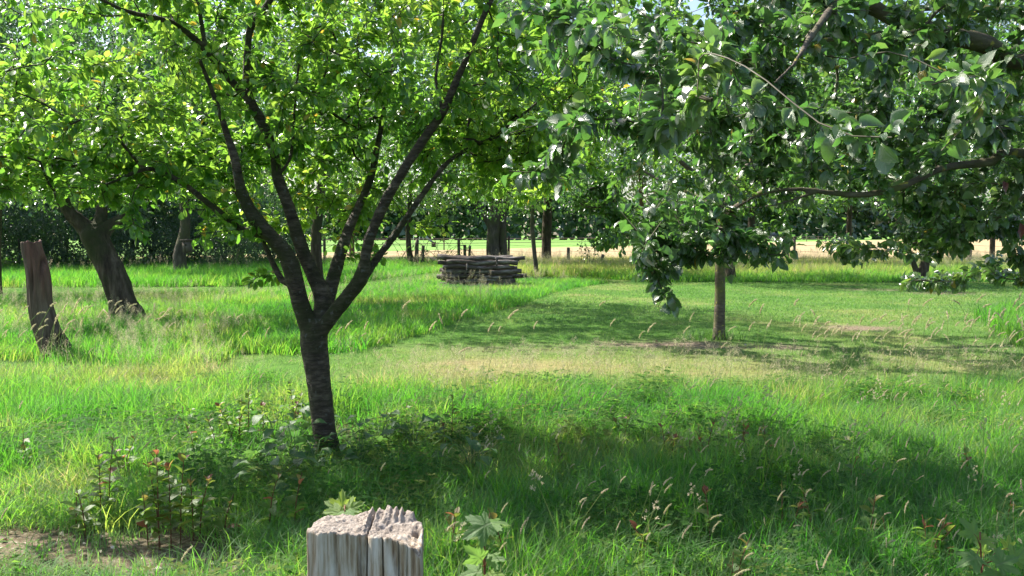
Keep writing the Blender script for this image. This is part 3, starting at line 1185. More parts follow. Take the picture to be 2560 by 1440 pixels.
def L4(pts, Y0, rs=FPX):
    """rows (px, py, dY, width_px) -> (x,y,z,r)"""
    out = []
    for a, b, dy, w in pts:
        Y = Y0 + dy
        p_ = at(a, b, Y)
        out.append((*p_, w * 0.5 * Y / FPX))
    return out


# ------------------------------------------------------------------ plum tree in front
PB = gr(818, 1140)
PY = PB[1]
sk = Skel()
tubes = []


def limb(sk, pts, Y0, k=12, step=0.08, tubes=None, wobn=0.06, seed=0):
    Q = sk.limb(L4(pts, Y0), step)
    wob = 1 + wobn * 2 * (fbm(np.stack([np.tile(np.arange(k)[None] * 0.9, (len(Q), 1)), np.tile(np.linspace(0, len(Q) * step * 5, len(Q))[:, None], (1, k)), np.full((len(Q), k), seed * 1.7)], -1), 2, seed) - 0.5)
    tubes.append(tube(Q[:, :3], Q[:, 3], k, True, wob))
    return Q


limb(sk, [(828, 1180, 0, 130), (822, 1145, 0, 84), (814, 1095, 0, 62), (802, 1000, 0, 60), (793, 920, 0, 64), (785, 860, 0, 68), (786, 820, 0, 66), (790, 795, 0, 52)], PY, 16, 0.05, tubes, 0.05, 1)
# left stem
limb(sk, [(778, 850, 0, 42), (762, 790, -.02, 44), (745, 735, -.05, 42), (733, 690, -.08, 44), (718, 640, -.1, 42), (690, 605, -.14, 38), (650, 562, -.2, 36), (620, 518, -.25, 34), (602, 470, -.3, 27), (588, 400, -.35, 22), (566, 330, -.4, 18), (535, 240, -.5, 13), (500, 150, -.6, 9)], PY, 12, 0.06, tubes, 0.06, 2)
limb(sk, [(690, 600, -.14, 22), (650, 585, -.1, 22), (610, 577, -.1, 20), (575, 552, -.1, 18), (525, 512, -.15, 17), (470, 468, -.2, 15), (410, 432, -.3, 14), (362, 422, -.35, 13), (300, 448, -.45, 9), (235, 470, -.5, 7), (170, 468, -.6, 5)], PY, 8, 0.06, tubes, 0.06, 3)
limb(sk, [(362, 422, -.35, 9), (335, 396, -.3, 9), (300, 352, -.4, 7), (262, 318, -.5, 5), (200, 300, -.6, 4)], PY, 8, 0.06, tubes, 0.06, 4)
limb(sk, [(735, 712, -.06, 22), (705, 700, .05, 18), (685, 665, .1, 15), (665, 620, .2, 13), (640, 560, .3, 12), (600, 500, .45, 10), (560, 430, .6, 8), (500, 370, .8, 6)], PY, 8, 0.06, tubes, 0.06, 5)
# central stem
limb(sk, [(790, 830, .03, 44), (805, 780, .06, 46), (806, 735, .08, 46), (785, 690, .1, 38), (760, 635, .12, 34), (738, 570, .12, 32), (716, 500, .12, 29), (694, 440, .1, 27), (682, 370, .08, 24), (652, 300, .05, 26), (622, 248, .03, 26), (616, 190, .03, 20), (620, 110, .05, 18), (630, 60, .06, 19), (660, 25, .05, 18), (690, -30, .0, 15), (720, -120, -.1, 12), (730, -260, -.2, 8)], PY, 12, 0.06, tubes, 0.06, 6)
limb(sk, [(622, 250, .03, 18), (590, 215, 0, 20), (552, 175, -.1, 19), (520, 130, -.18, 18), (488, 98, -.22, 17), (440, 62, -.3, 16), (390, 45, -.35, 14), (330, 32, -.4, 12), (260, 2, -.5, 10), (190, -60, -.6, 7)], PY, 8, 0.06, tubes, 0.06, 7)
limb(sk, [(512, 118, -.2, 12), (506, 70, -.1, 11), (494, 10, -.1, 9), (470, -80, -.1, 7)], PY, 8, 0.06, tubes, 0.06, 8)
limb(sk, [(440, 62, -.3, 8), (420, 20, -.2, 7), (405, -50, -.2, 5)], PY, 8, 0.06, tubes, 0.06, 9)
limb(sk, [(694, 440, .1, 12), (725, 395, .2, 9), (735, 300, .3, 8), (742, 200, .4, 7), (760, 90, .5, 5)], PY, 8, 0.06, tubes, 0.06, 10)
# right stem behind
limb(sk, [(806, 790, .06, 40), (826, 725, .15, 36), (843, 660, .25, 33), (862, 600, .4, 28), (890, 530, .55, 23), (925, 450, .75, 19), (945, 360, .95, 15), (960, 270, 1.1, 12), (985, 150, 1.3, 9), (1000, 20, 1.5, 6)], PY, 12, 0.06, tubes, 0.06, 11)
# right low stem
limb(sk, [(796, 838, -.02, 36), (830, 790, -.05, 38), (866, 745, -.08, 36), (900, 700, -.1, 38), (912, 655, -.12, 30), (922, 600, -.15, 27), (958, 515, -.2, 26), (1000, 440, -.25, 25), (1055, 355, -.3, 24), (1108, 280, -.35, 22), (1135, 215, -.4, 18), (1168, 140, -.45, 16), (1200, 60, -.5, 15), (1235, -20, -.5, 12), (1270, -140, -.5, 8)], PY, 12, 0.06, tubes, 0.06, 12)
limb(sk, [(903, 705, -.1, 22), (940, 650, -.05, 20), (985, 590, 0, 18), (1030, 525, .05, 16), (1075, 460, .1, 14), (1120, 405, .15, 12), (1180, 368, .2, 10), (1240, 345, .3, 8), (1310, 330, .4, 6), (1400, 300, .5, 4)], PY, 8, 0.06, tubes, 0.06, 13)
limb(sk, [(1180, 368, .2, 9), (1290, 300, .5, 8), (1400, 200, .8, 6), (1520, 60, .7, 5), (1640, -120, .4, 4)], PY, 8, 0.06, tubes, 0.06, 15)
limb(sk, [(1108, 280, -.35, 10), (1090, 200, -.3, 9), (1105, 90, -.3, 8), (1110, -20, -.3, 6)], PY, 8, 0.06, tubes, 0.06, 14)
plum = thing('plum_tree', 'young plum tree forking low into several dark stems, in the foreground left of centre', 'tree', tuple(PB))
obj('trunk', fuse('trunk', tubes, M['plum_bark'], PB, 0.009, 0.0075, (18, 18, 9), 4, 1), plum)
T = [ell(560, 200, PY + .3, 1.0, 1.2, .75, 362, 1), ell(220, 330, PY - .1, .9, 1.1, .5, 333, 2), ell(60, 380, PY - .2, .65, .9, .46, 159, 3), ell(760, 180, PY + .8, .9, 1.2, .78, 348, 4),
     ell(980, 200, PY + .7, .95, 1.2, .78, 377, 5), ell(1180, 150, PY + .3, .9, 1.1, .8, 304, 6), ell(1330, 250, PY + .4, .75, 1.0, .6, 217, 7), ell(620, 430, PY + .8, .8, .9, .36, 159, 8),
     ell(430, 450, PY + .2, .75, .8, .3, 130, 9), ell(880, 420, PY + 1.0, .75, .8, .45, 188, 10), ell(1150, 390, PY + .7, .55, .7, .4, 116, 11), ell(640, -170, PY, 1.4, 1.5, .8, 246, 12), ell(1100, -190, PY + .2, 1.4, 1.4, .9, 319, 13),
     ell(300, 60, PY - .2, 1.0, 1.0, .45, 116, 14), ell(300, -120, PY - .1, 1.0, 1.2, .6, 87, 15), ell(540, 570, PY - .1, .35, .4, .12, 23, 16), ell(850, 560, PY + 1.0, .5, .5, .25, 49, 17),
     ell(330, 585, PY - .6, .16, .2, .10, 8, 18), ell(1080, 555, PY + .9, .22, .25, .14, 17, 19), ell(655, 690, PY + .1, .14, .15, .05, 7, 20), ell(920, 640, PY + .2, .25, .2, .12, 10, 21), ell(-120, 330, PY - .3, .6, .8, .5, 87, 22),
     ell(1500, -160, PY + .3, .9, .9, .6, 159, 23), ell(1400, 280, PY + 1.0, .75, .9, .55, 246, 26), ell(1300, 440, PY + 1.2, .5, .8, .28, 87, 27), ell(1560, -40, PY + .6, .8, .9, .5, 130, 28), ell(1750, -260, PY - .2, .9, .9, .5, 159, 29), ell(650, 560, PY + 1.1, .5, .4, .15, 29, 24), ell(230, 440, PY - .1, .8, .8, .2, 87, 25)]  # right-hand clumps above the frame are added to shade the foreground
T = np.vstack(T)
T = T[T[:, 2] > 1.25]
tips = sk.grow(T, 0.09, 5, 0.05, 1.2)
sk.radii(0.0024, 2.7, 0.013)
obj('branches', sk.twigs(M['twig'], 'branches', PB), plum, kind='stuff')
O, Mx = place_leaves(sk, tips, 11, 0.062, 21, 5, droop=0.22, petiole=0.02)
PT = [leaf_t(0.56, 3, 0.22, 0.18, 0.2, 0.1, 0.5), leaf_t(0.5, 3, 0.32, 0.3, -0.3, 0.1, 0.48), leaf_t(0.6, 3, 0.12, 0.08, 0.1, 0.1, 0.52), leaf_t(0.5, 3, 0.4, 0.12, 0.5, 0.1, 0.5)]
big = pick_large(O, Mx)
keep = np.ones(len(O), bool)
keep[big] = False
obj('foliage', foliage(O[keep], Mx[keep], PT, M['plum_leaf'], 'foliage', PB, 33, 0.45, 0.4, 1.2), plum, kind='stuff')
single_leaves(plum, O, Mx, PT, M['plum_leaf'], PB, big, 8)

# ------------------------------------------------------------------ apple tree whose boughs reach in from the right, close to the camera
AB = np.array([4.3, 4.6, 0.0])
sk = Skel()
tubes = []
sk.limb([(4.34, 4.6, -.2, .19), (4.3, 4.6, 0, .16), (4.22, 4.62, .7, .13), (4.1, 4.55, 1.5, .125), (3.9, 4.5, 2.0, .10)], 0.06)
tubes.append(tube(*(lambda q: (q[:, :3], q[:, 3]))(smooth_path([(4.34, 4.6, -.2, .19), (4.3, 4.6, 0, .16), (4.22, 4.62, .7, .13), (4.1, 4.55, 1.5, .125), (3.9, 4.5, 2.0, .10)], 0.06)), 14))


def limb3(sk, pts, k=10, step=0.06):
    Q = sk.limb(pts, step)
    tubes.append(tube(Q[:, :3], Q[:, 3], k))


a_ = lambda px, py, Y, w: (*at(px, py, Y), w * .5 * Y / FPX)
limb3(sk, [(3.95, 4.5, 1.9, .085), (3.3, 4.3, 2.45, .07), a_(2560, 150, 4.2, 52), a_(2470, 112, 4.15, 48), a_(2370, 88, 4.1, 46), a_(2280, 62, 4.1, 42), a_(2210, 35, 4.1, 38), a_(2150, -10, 4.1, 42), a_(2080, -90, 4.1, 34), a_(1950, -220, 4.2, 24)])
limb3(sk, [a_(2330, 78, 4.1, 30), a_(2260, 82, 4.0, 24), a_(2170, 92, 3.95, 21), a_(2090, 97, 3.9, 16), a_(1980, 118, 3.8, 12), a_(1850, 160, 3.7, 9), a_(1720, 210, 3.6, 6)], 8)
limb3(sk, [a_(2130, -30, 4.1, 22), a_(2080, 20, 3.6, 22), a_(2050, 60, 3.3, 20), a_(2015, 110, 3.1, 17), a_(1985, 160, 3.0, 13), a_(1900, 230, 2.9, 9), a_(1780, 250, 2.8, 6)], 8)
limb3(sk, [(4.15, 4.56, 1.35, .07), (3.4, 4.4, 1.75, .045), a_(2560, 385, 4.2, 28), a_(2480, 405, 4.1, 25), a_(2410, 412, 4.1, 22), a_(2340, 425, 4.0, 20), a_(2260, 465, 4.0, 18), a_(2160, 487, 4.0, 17), a_(2060, 480, 4.0, 15), a_(2000, 472, 4.0, 13), a_(1950, 476, 4.0, 10), a_(1880, 495, 4.0, 8), a_(1820, 535, 4.0, 6), a_(1760, 600, 4.0, 5)], 8)
limb3(sk, [a_(2040, 480, 4.0, 12), a_(1980, 500, 3.95, 10), a_(1930, 515, 3.9, 8), a_(1850, 520, 3.85, 6), a_(1700, 540, 3.8, 4)], 8)
limb3(sk, [(3.6, 4.45, 1.62, .04), a_(2620, 480, 4.6, 16), a_(2520, 535, 4.6, 11), a_(2440, 565, 4.7, 9), a_(2380, 590, 4.8, 7), a_(2300, 600, 4.9, 5), a_(2200, 598, 5.0, 4)], 8)
limb3(sk, [(3.9, 4.5, 1.95, .07), (3.7, 5.2, 2.7, .05), (3.2, 6.0, 3.1, .03), (2.6, 6.4, 3.2, .02)])
limb3(sk, [(3.95, 4.5, 1.95, .07), (4.6, 4.0, 2.8, .05), (5.3, 3.4, 3.3, .03)])
limb3(sk, [(3.95, 4.5, 1.95, .07), (4.0, 3.7, 2.6, .05), (3.6, 2.8, 3.0, .03), (3.0, 2.2, 3.1, .02)])
apple = thing('apple_tree', 'near apple tree reaching in from the right edge with large dull green leaves', 'tree', tuple(AB))
obj('trunk', fuse('trunk', tubes, M['apple_bark'], AB, 0.010, 0.003, (16, 16, 6), 5), apple)
T = [ell(2350, 150, 4.4, .9, 1.1, .75, 150, 31), ell(2050, 180, 4.2, .7, 1.0, .6, 110, 32), ell(1780, 200, 3.9, .55, .8, .42, 80, 33), ell(2450, 400, 4.7, .6, .9, .45, 110, 34),
     ell(2150, 380, 5.0, .7, .6, .36, 75, 35), ell(1880, 390, 4.9, .6, .5, .34, 60, 36), ell(1680, 560, 4.2, .28, .4, .22, 34, 37), ell(1640, 640, 4.2, .2, .25, .16, 18, 38),
     ell(2440, 560, 5.2, .5, .6, .17, 34, 39), ell(2220, 610, 5.6, .5, .5, .14, 32, 40), ell(1900, 630, 4.1, .2, .25, .13, 14, 41), ell(2200, 0, 4.3, 1.2, 1.2, .7, 130, 42),
     ell(2550, -50, 4.6, 1.0, 1.3, .8, 90, 43), ell(2300, -330, 4.2, 1.4, 1.6, .7, 110, 44), ell(1900, -60, 4.0, .7, 1.0, .45, 60, 45), ell(2520, 680, 5.6, .2, .3, .14, 18, 46), ell(2330, 700, 6.2, .25, .3, .12, 16, 57),
     ell(1690, 735, 4.0, .08, .08, .08, 4, 47), ell(2760, 300, 4.6, .7, 1.2, .9, 90, 48), ell(1500, 330, 3.2, .36, .3, .16, 18, 49), ell(1440, 60, 3.5, .35, .5, .25, 18, 50), ell(1650, 110, 3.0, .32, .3, .22, 20, 51), ell(1400, 420, 3.6, .25, .3, .12, 8, 58),
     ell(2240, 350, 1.95, .13, .12, .06, 2, 52), ell(2400, 270, 2.9, .3, .25, .16, 9, 53), ell(2050, -330, 6.3, 1.2, .9, .45, 120, 60), ell(2500, -330, 6.3, 1.2, .9, .45, 90, 61)]  # high boughs out of view, added to throw shade on the right
T = np.vstack(T)
T = T[T[:, 2] > 1.12]
tips = sk.grow(T, 0.09, 6, 0.06, 1.2)
sk.radii(0.0022, 2.5, 0.014)
obj('branches', sk.twigs(M['pale_twig'], 'branches', AB), apple, kind='stuff')
O, Mx = place_leaves(sk, tips, 19, 0.051, 22, 5, droop=0.12, along=0.5, petiole=0.014)
AT = [leaf_t(0.68, 6, 0.40, 0.4, 0.5, 0.14, 0.5, 0.03), leaf_t(0.62, 6, 0.6, 0.55, -0.8, 0.14, 0.52, 0.04), leaf_t(0.72, 6, 0.2, 0.3, 0.9, 0.14, 0.5, 0.03), leaf_t(0.6, 6, 0.8, 0.2, 0.3, 0.14, 0.5, 0.04), leaf_t(0.64, 6, 0.2, 0.8, -0.4, 0.14, 0.54, 0.05)]
big = pick_large(O, Mx)
keep = np.ones(len(O), bool)
keep[big] = False
obj('foliage', foliage(O[keep], Mx[keep], AT, M['apple_leaf'], 'foliage', AB, 34, 0.45, 0.65, 1.5, 0.01), apple, kind='stuff')
single_leaves(apple, O, Mx, AT, M['apple_leaf'], AB, big, 9)
# a curled rust-red dead leaf pair hanging at the right edge
for (px, py, Y, s, dx, lb) in ((2550, 556, 1.15, .026, .3, 'dark rust-red withered leaf cut by the right edge'), (2506, 452, 2.0, .035, .6, 'small rust-red curled leaf near the right edge')):
    c_ = at(px, py, Y)
    m4 = np.eye(4)
    m4[:3, :3] = frames(np.array([[dx, .1, -1.0]]), np.array([[.2, -1, .1]]))[0] * s
    m4[:3, 3] = c_ - AB
    o = obj('withered_leaf', mesh('withered_leaf', AT[2][0] * [1.1, 1, 1], [AT[2][1], AT[2][2]], M['red_leaf'], True, {'tone': np.full(len(AT[2][0]), .5)}), apple, label=lb)
    o.matrix_local = Matrix(m4.tolist())

# ------------------------------------------------------------------ apple tree on the lawn
MB = gr(1798, 850)
MY = MB[1]
sk = Skel()
tubes = []
limb(sk, [(1797, 862, 0, 46), (1797, 845, 0, 36), (1798, 820, 0, 30), (1800, 740, 0, 27), (1800, 650, 0, 26), (1801, 590, 0, 26), (1803, 540, 0, 24)], MY, 14, 0.06, tubes, 0.05, 21)
limb(sk, [(1803, 548, 0, 18), (1780, 490, -.2, 16), (1720, 420, -.6, 13), (1620, 350, -1.0, 10), (1480, 300, -1.4, 6)], MY, 8, 0.1, tubes, 0.06, 22)
limb(sk, [(1803, 548, 0, 18), (1830, 480, .2, 17), (1880, 400, .5, 14), (1980, 300, .9, 10), (2100, 240, 1.2, 6)], MY, 8, 0.1, tubes, 0.06, 23)
limb(sk, [(1803, 552, 0, 16), (1850, 510, -.4, 14), (1950, 460, -1.0, 10), (2080, 420, -1.6, 6)], MY, 8, 0.1, tubes, 0.06, 24)
limb(sk, [(1803, 545, 0, 18), (1800, 450, .1, 16), (1790, 330, .2, 12), (1800, 180, .1, 8), (1810, 40, 0, 5)], MY, 8, 0.1, tubes, 0.06, 25)
limb(sk, [(1803, 550, 0, 14), (1760, 500, .5, 12), (1650, 450, 1.2, 9), (1560, 400, 1.6, 5)], MY, 8, 0.1, tubes, 0.06, 26)
t = thing('apple_tree', 'apple tree with one straight slim pale trunk standing on the mown lawn', 'tree', tuple(MB))
obj('trunk', fuse('trunk', tubes, M['apple_bark'], MB, 0.016, 0.004, (12, 12, 4), 6), t)
T = np.vstack([ell(1800, 330, MY, 3.6, 3.4, 1.3, 210, 61, .3), ell(1800, 180, MY, 2.9, 2.8, 1.6, 120, 62, .3), ell(1620, 480, MY - .6, 1.1, 1.6, .6, 60, 63), ell(2000, 460, MY - .5, 1.3, 1.7, .6, 70, 64),
               ell(1560, 590, MY - .4, .55, .8, .35, 26, 65), ell(1900, 570, MY - .6, .5, .7, .25, 20, 66), ell(1480, 480, MY, .5, 1.0, .4, 24, 67), ell(2250, 420, MY + .3, 1.0, 1.4, .7, 50, 68), ell(1800, -60, MY, 2.0, 2.0, 1.0, 40, 69)])
T = T[T[:, 2] > 1.3]
tips = sk.grow(T, 0.16, 7, 0.08, 1.5)
sk.radii(0.003, 2.4, 0.03)
obj('branches', sk.twigs(M['twig'], 'branches', MB), t, kind='stuff')
O, Mx = place_leaves(sk, tips, 40, 0.078, 23, 7, droop=0.4, along=0.8, petiole=0.05)
MT = [leaf_t(0.62, 2, 0.3, 0.3, 0.2, 0.1, 0.5), leaf_t(0.56, 2, 0.45, 0.4, -0.3, 0.1, 0.5), leaf_t(0.6, 2, 0.1, 0.2, 0.4, 0.1, 0.5)]
big = pick_large(O, Mx)
keep = np.ones(len(O), bool)
keep[big] = False
obj('foliage', foliage(O[keep], Mx[keep], MT, M['orchard_leaf'], 'foliage', MB, 35, 0.5, 0.4, 0.8), t, kind='stuff')
single_leaves(t, O, Mx, MT, M['orchard_leaf'], MB, big, 10)

# ------------------------------------------------------------------ leaning tree at the left
LB = gr(322, 806)
LY = LB[1]
sk = Skel()
tubes = []
limb(sk, [(328, 835, 0, 130), (319, 802, 0, 92), (306, 750, 0, 66), (284, 690, 0, 66), (262, 645, 0, 62), (243, 605, 0, 62), (232, 580, 0, 66), (229, 560, 0, 34)], LY, 18, 0.08, tubes, 0.07, 31)
limb(sk, [(243, 610, 0, 50), (215, 572, 0, 46), (188, 545, -.1, 36), (165, 520, -.2, 30), (130, 440, -.4, 24), (60, 350, -.8, 14)], LY, 12, 0.1, tubes, 0.07, 32)
limb(sk, [(240, 600, 0, 44), (250, 560, .1, 34), (256, 520, .2, 28), (262, 440, .3, 22), (250, 320, .4, 15), (240, 200, .4, 8)], LY, 12, 0.1, tubes, 0.07, 33)
limb(sk, [(240, 610, 0, 40), (275, 565, .1, 32), (305, 545, .1, 26), (360, 480, .2, 20), (430, 400, .4, 13), (520, 320, .6, 7)], LY, 12, 0.1, tubes, 0.07, 34)
t = thing('leaning_tree', 'thick dark trunk leaning to the left in the long grass behind the dead stump', 'tree', tuple(LB))
obj('trunk', fuse('trunk', tubes, M['dark_bark'], LB, 0.020, 0.035, (9, 9, 1.8), 7, 1), t)
T = np.vstack([ell(230, 330, LY, 3.2, 2.8, 1.3, 190, 71, .2), ell(420, 400, LY + .3, 1.6, 1.8, .8, 60, 72), ell(60, 420, LY - .3, 1.5, 1.8, .8, 60, 73), ell(260, 150, LY, 2.4, 2.2, 1.2, 80, 74)])
tips = sk.grow(T, 0.18, 8, 0.05, 1.9)
sk.radii(0.003, 2.4, 0.035)
obj('branches', sk.twigs(M['twig'], 'branches', LB), t, kind='stuff')
O, Mx = place_leaves(sk, tips, 46, 0.085, 24, 7, droop=0.3, along=0.8, petiole=0.05)
obj('foliage', foliage(O, Mx, MT, M['orchard_leaf'], 'foliage', LB, 36, 0.4, 0.4, 0.8), t, kind='stuff')

# ------------------------------------------------------------------ trees farther off: own trunk, crown on a shared mesh
FT = [leaf_t(0.7, 1, 0.3, 0.25, 0.2, 0.05, 0.5), leaf_t(0.65, 1, 0.5, 0.3, -0.3, 0.05, 0.5)]


def crown(seed, cz, rx, ry, rz, ncl, per, size, mat, clump=0.55, sticks=True, hollow=0.35, zmin=1.4):
    r = np.random.default_rng(seed)
    q = r.normal(size=(ncl * 3, 3))
    q /= np.linalg.norm(q, axis=1, keepdims=True)
    q *= (hollow + (1 - hollow) * r.uniform(0, 1, (len(q), 1)) ** .5)
    lump = 0.75 + 0.5 * fbm(q * 1.6 + seed, 3, seed)[:, None]
    c = q * np.array([rx, ry, rz]) * lump + [0, 0, cz]
    c = c[(c[:, 2] > zmin)][:ncl]
    n = len(c) * per
    k = np.repeat(np.arange(len(c)), per)
    s = clump * r.uniform(0.5, 1.3, len(c))
    O_ = c[k] + r.normal(size=(n, 3)) * (s[k, None] * np.array([1, 1, 0.55]))
    O_ = O_[O_[:, 2] > zmin * 0.7]
    n = len(O_)
    d = r.normal(size=(n, 3)) + [0, 0, -0.4]
    u = r.normal(0, 0.6, (n, 3)) + [0, 0, 1]
    Mx_ = frames(d, u) * (size * np.clip(r.normal(1, .25, n), .4, 1.7))[:, None, None]
    fol = foliage(O_, Mx_, FT, mat, 'crown', (0, 0, 0), seed, 0.45, 0.45, 0.6, 0)
    st = None
    if sticks:
        sk = Skel()
        sk.limb([(0, 0, 0.5, .2), (0, 0, cz * .45, .15), (0, 0, cz, .12), (0, 0, cz + rz * .6, .05)], 0.3)
        sk.grow(c, 0.4, seed, 0, cz * .35, 0.45)
        sk.radii(0.008, 2.3, 0.09)
        st = sk.twigs(M['twig'], 'branches', (0, 0, 0), 4)
    return fol, st


CR = [crown(801, 4.5, 3.3, 3.2, 2.6, 130, 100, 0.12, M['orchard_leaf'], .42, zmin=2.5), crown(802, 4.8, 3.6, 3.3, 2.9, 135, 100, 0.12, M['orchard_leaf'], .45, zmin=2.7)]
CT = [crown(811, 8.6, 4.6, 4.4, 6.0, 230, 85, 0.20, M['wood_leaf'], .62, zmin=4.0), crown(812, 9.6, 4.2, 4.0, 6.8, 230, 85, 0.20, M['wood_leaf'], .6, zmin=3.2)]
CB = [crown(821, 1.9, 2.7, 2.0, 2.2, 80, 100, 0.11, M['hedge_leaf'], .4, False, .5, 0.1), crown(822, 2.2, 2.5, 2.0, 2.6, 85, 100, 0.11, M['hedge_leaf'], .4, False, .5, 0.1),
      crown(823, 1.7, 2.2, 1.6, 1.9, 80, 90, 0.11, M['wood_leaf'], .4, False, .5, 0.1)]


def far_tree(label, limbs, Yb, cr, scale, rot, bark='dark_bark', name='orchard_tree', group=None, zs=1.0):
    """limbs: rows of (px, py, dY, width)"""
    b = at(limbs[0][0][0], limbs[0][0][1], Yb)
    b[2] = 0
    t = thing(name, label, 'tree', tuple(b), group)
    tb = []
    for i, l in enumerate(limbs):
        Q = smooth_path(L4(l, Yb), 0.15)
        if i == 0:
            Q = np.vstack([Q[0] + [0, 0, -0.3, 0.0], Q])
        wob = 1 + 0.14 * (fbm(np.stack([np.tile(np.arange(12)[None] * .8, (len(Q), 1)), np.tile(np.arange(len(Q))[:, None] * .3, (1, 12)), np.full((len(Q), 12), i + rot)], -1), 2, 5) - .5)
        tb.append(tube(Q[:, :3], Q[:, 3], 12, True, wob))
    A = Acc()
    for V, f in tb:
        A.add(V, f)
    obj('trunk', A.mesh('trunk', M[bark], b), t)
    for nm, me in (('crown', cr[0]), ('branches', cr[1])):
        if me is None:
            continue
        o = obj(nm, me, t)
        if nm == 'branches':
            o['kind'] = 'stuff'
        o.rotation_euler = (0, 0, rot)
        o.scale = (scale, scale, scale * zs)
    return t


far_tree('big old tree with a thick double trunk rising straight behind the woodpile', [[(1236, 655, 0, 40), (1234, 640, 0, 38), (1232, 600, 0, 32), (1238, 540, 0, 32), (1244, 480, 0, 28), (1250, 380, 0, 22)],
          [(1258, 655, .2, 26), (1258, 620, .2, 22), (1256, 560, .2, 20), (1262, 480, .2, 16), (1290, 380, .3, 12)], [(1232, 575, 0, 20), (1212, 535, 0, 20), (1185, 500, 0, 16), (1140, 430, 0, 12)]], 45, CT[0], 1.0, .4, 'grey_bark', 'double_trunk_tree')
far_tree('slim dark tree leaning slightly, standing at the fence left of the woodpile', [[(1031, 657, 0, 20), (1024, 635, 0, 15), (1021, 600, 0, 13), (1021, 550, 0, 12), (1028, 450, 0, 9)]], 46, CR[0], 1.15, 1.4, 'dark_bark', 'fence_tree')
far_tree('thin pale young tree standing just right of the woodpile', [[(1342, 690, 0, 13), (1338, 650, 0, 11), (1333, 600, 0, 11), (1330, 550, 0, 10), (1340, 470, 0, 7)]], 34.5, CR[1], 0.95, 2.2, 'grey_bark', 'young_tree')
far_tree('stout black trunk behind the thin pale tree right of the woodpile', [[(1367, 660, 0, 31), (1366, 640, 0, 26), (1366, 600, 0, 24), (1368, 555, 0, 24), (1372, 450, 0, 18)]], 48, CT[1], 1.0, 3.3, 'dark_bark', 'stout_tree')
far_tree('dark trunk half hidden behind the pale trunk of the apple tree on the lawn', [[(1826, 700, 0, 34), (1826, 680, 0, 26), (1822, 640, 0, 25), (1826, 590, 0, 24), (1830, 500, 0, 18)]], 31, CR[1], 1.1, 4.0)
far_tree('dark upright trunk in front of the pale field right of the lawn apple tree', [[(1879, 668, 0, 22), (1878, 640, 0, 19), (1878, 600, 0, 18), (1880, 540, 0, 17), (1885, 450, 0, 12)]], 45, CT[0], 0.8, 5.0, 'dark_bark', 'field_edge_tree')
far_tree('short forked black trunk under hanging apple leaves at the right', [[(2306, 708, 0, 44), (2306, 695, 0, 34), (2310, 670, 0, 24), (2316, 640, 0, 20), (2330, 560, 0, 16), (2340, 450, 0, 12)], [(2298, 700, 0, 22), (2288, 670, 0, 14), (2270, 620, 0, 12), (2240, 540, 0, 9)]], 30, CR[0], 1.15, 5.6)
far_tree('tree with a thick brown trunk carrying a nest box', [[(455, 690, 0, 42), (452, 670, 0, 34), (449, 640, 0, 33), (455, 610, 0, 28), (462, 580, 0, 26), (462, 530, 0, 22), (450, 430, 0, 14)]], 35, CR[1], 1.1, 6.1, 'grey_bark', 'nest_box_tree')
far_tree('dark trunk cut by the left edge of the photo', [[(-4, 745, 0, 22), (-4, 700, 0, 16), (-4, 620, 0, 14), (-2, 540, 0, 12), (0, 440, 0, 8)]], 24, CR[0], 0.95, .9)
far_tree('orchard tree added to shade the lawn, its trunk mostly hidden behind the fork of the plum tree', [[(797, 768, 0, 40), (797, 755, 0, 32), (795, 700, 0, 28), (790, 600, 0, 26), (800, 500, 0, 22), (810, 400, 0, 16)]], 20, CR[1], 1.22, 2.6, 'dark_bark', 'orchard_tree')  # tree added behind the plum to cast shade on lawn and island
tall = [(-170, 43, 1.05, 'tall tree at the far left behind the dark hedge'), (110, 50, 1.0, 'tall pale tree in the top left corner with sky showing through'), (330, 45, .95, 'tall tree behind the leaning trunk and the hedge'),
        (600, 56, 1.0, 'tall tree behind the hedge, seen through the plum tree forks'), (880, 66, .95, 'tall tree far beyond the fence behind the plum tree'), (1600, 58, 1.0, 'tall dark tree beyond the fence between the woodpile and lawn apple tree'),
        (2120, 54, 1.0, 'tall tree behind the hanging boughs right of centre'), (2480, 44, 1.05, 'tall tree behind the apple boughs near the right edge')]
for i, (px, Y, s, lb) in enumerate(tall):
    yb = 588 + 1.6 / Y * FPX
    far_tree(lb, [[(px, yb, 0, 16), (px, yb - 30, 0, 13), (px + 4, 520, 0, 12), (px, 420, 0, 9)]], Y, CT[i % 2], s, i * 1.3, 'dark_bark', 'tall_tree', 'tall trees closing the view', 1.05)
# hedge bushes along the shaded left side
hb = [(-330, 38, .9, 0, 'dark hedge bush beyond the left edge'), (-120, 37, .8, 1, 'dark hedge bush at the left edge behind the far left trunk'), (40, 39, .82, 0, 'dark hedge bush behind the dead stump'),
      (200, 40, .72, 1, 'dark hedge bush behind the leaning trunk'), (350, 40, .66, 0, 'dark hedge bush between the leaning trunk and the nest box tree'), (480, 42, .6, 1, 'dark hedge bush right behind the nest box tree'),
      (578, 40, .52, 0, 'small round blackish bush right of the nest box tree'), (690, 46, 1.2, 2, 'lighter grey-green bush behind the left stems of the plum tree'), (560, 47, 1.6, 2, 'grey-green tall bush behind the small blackish bush'), (160, 45, 2.1, 2, 'tall pale green bush at the back of the hedge, left'), (-60, 46, 2.1, 2, 'tall pale green bush at the back of the hedge, far left'), (380, 46, 2.0, 2, 'tall bush at the back of the hedge above the nest box tree')]
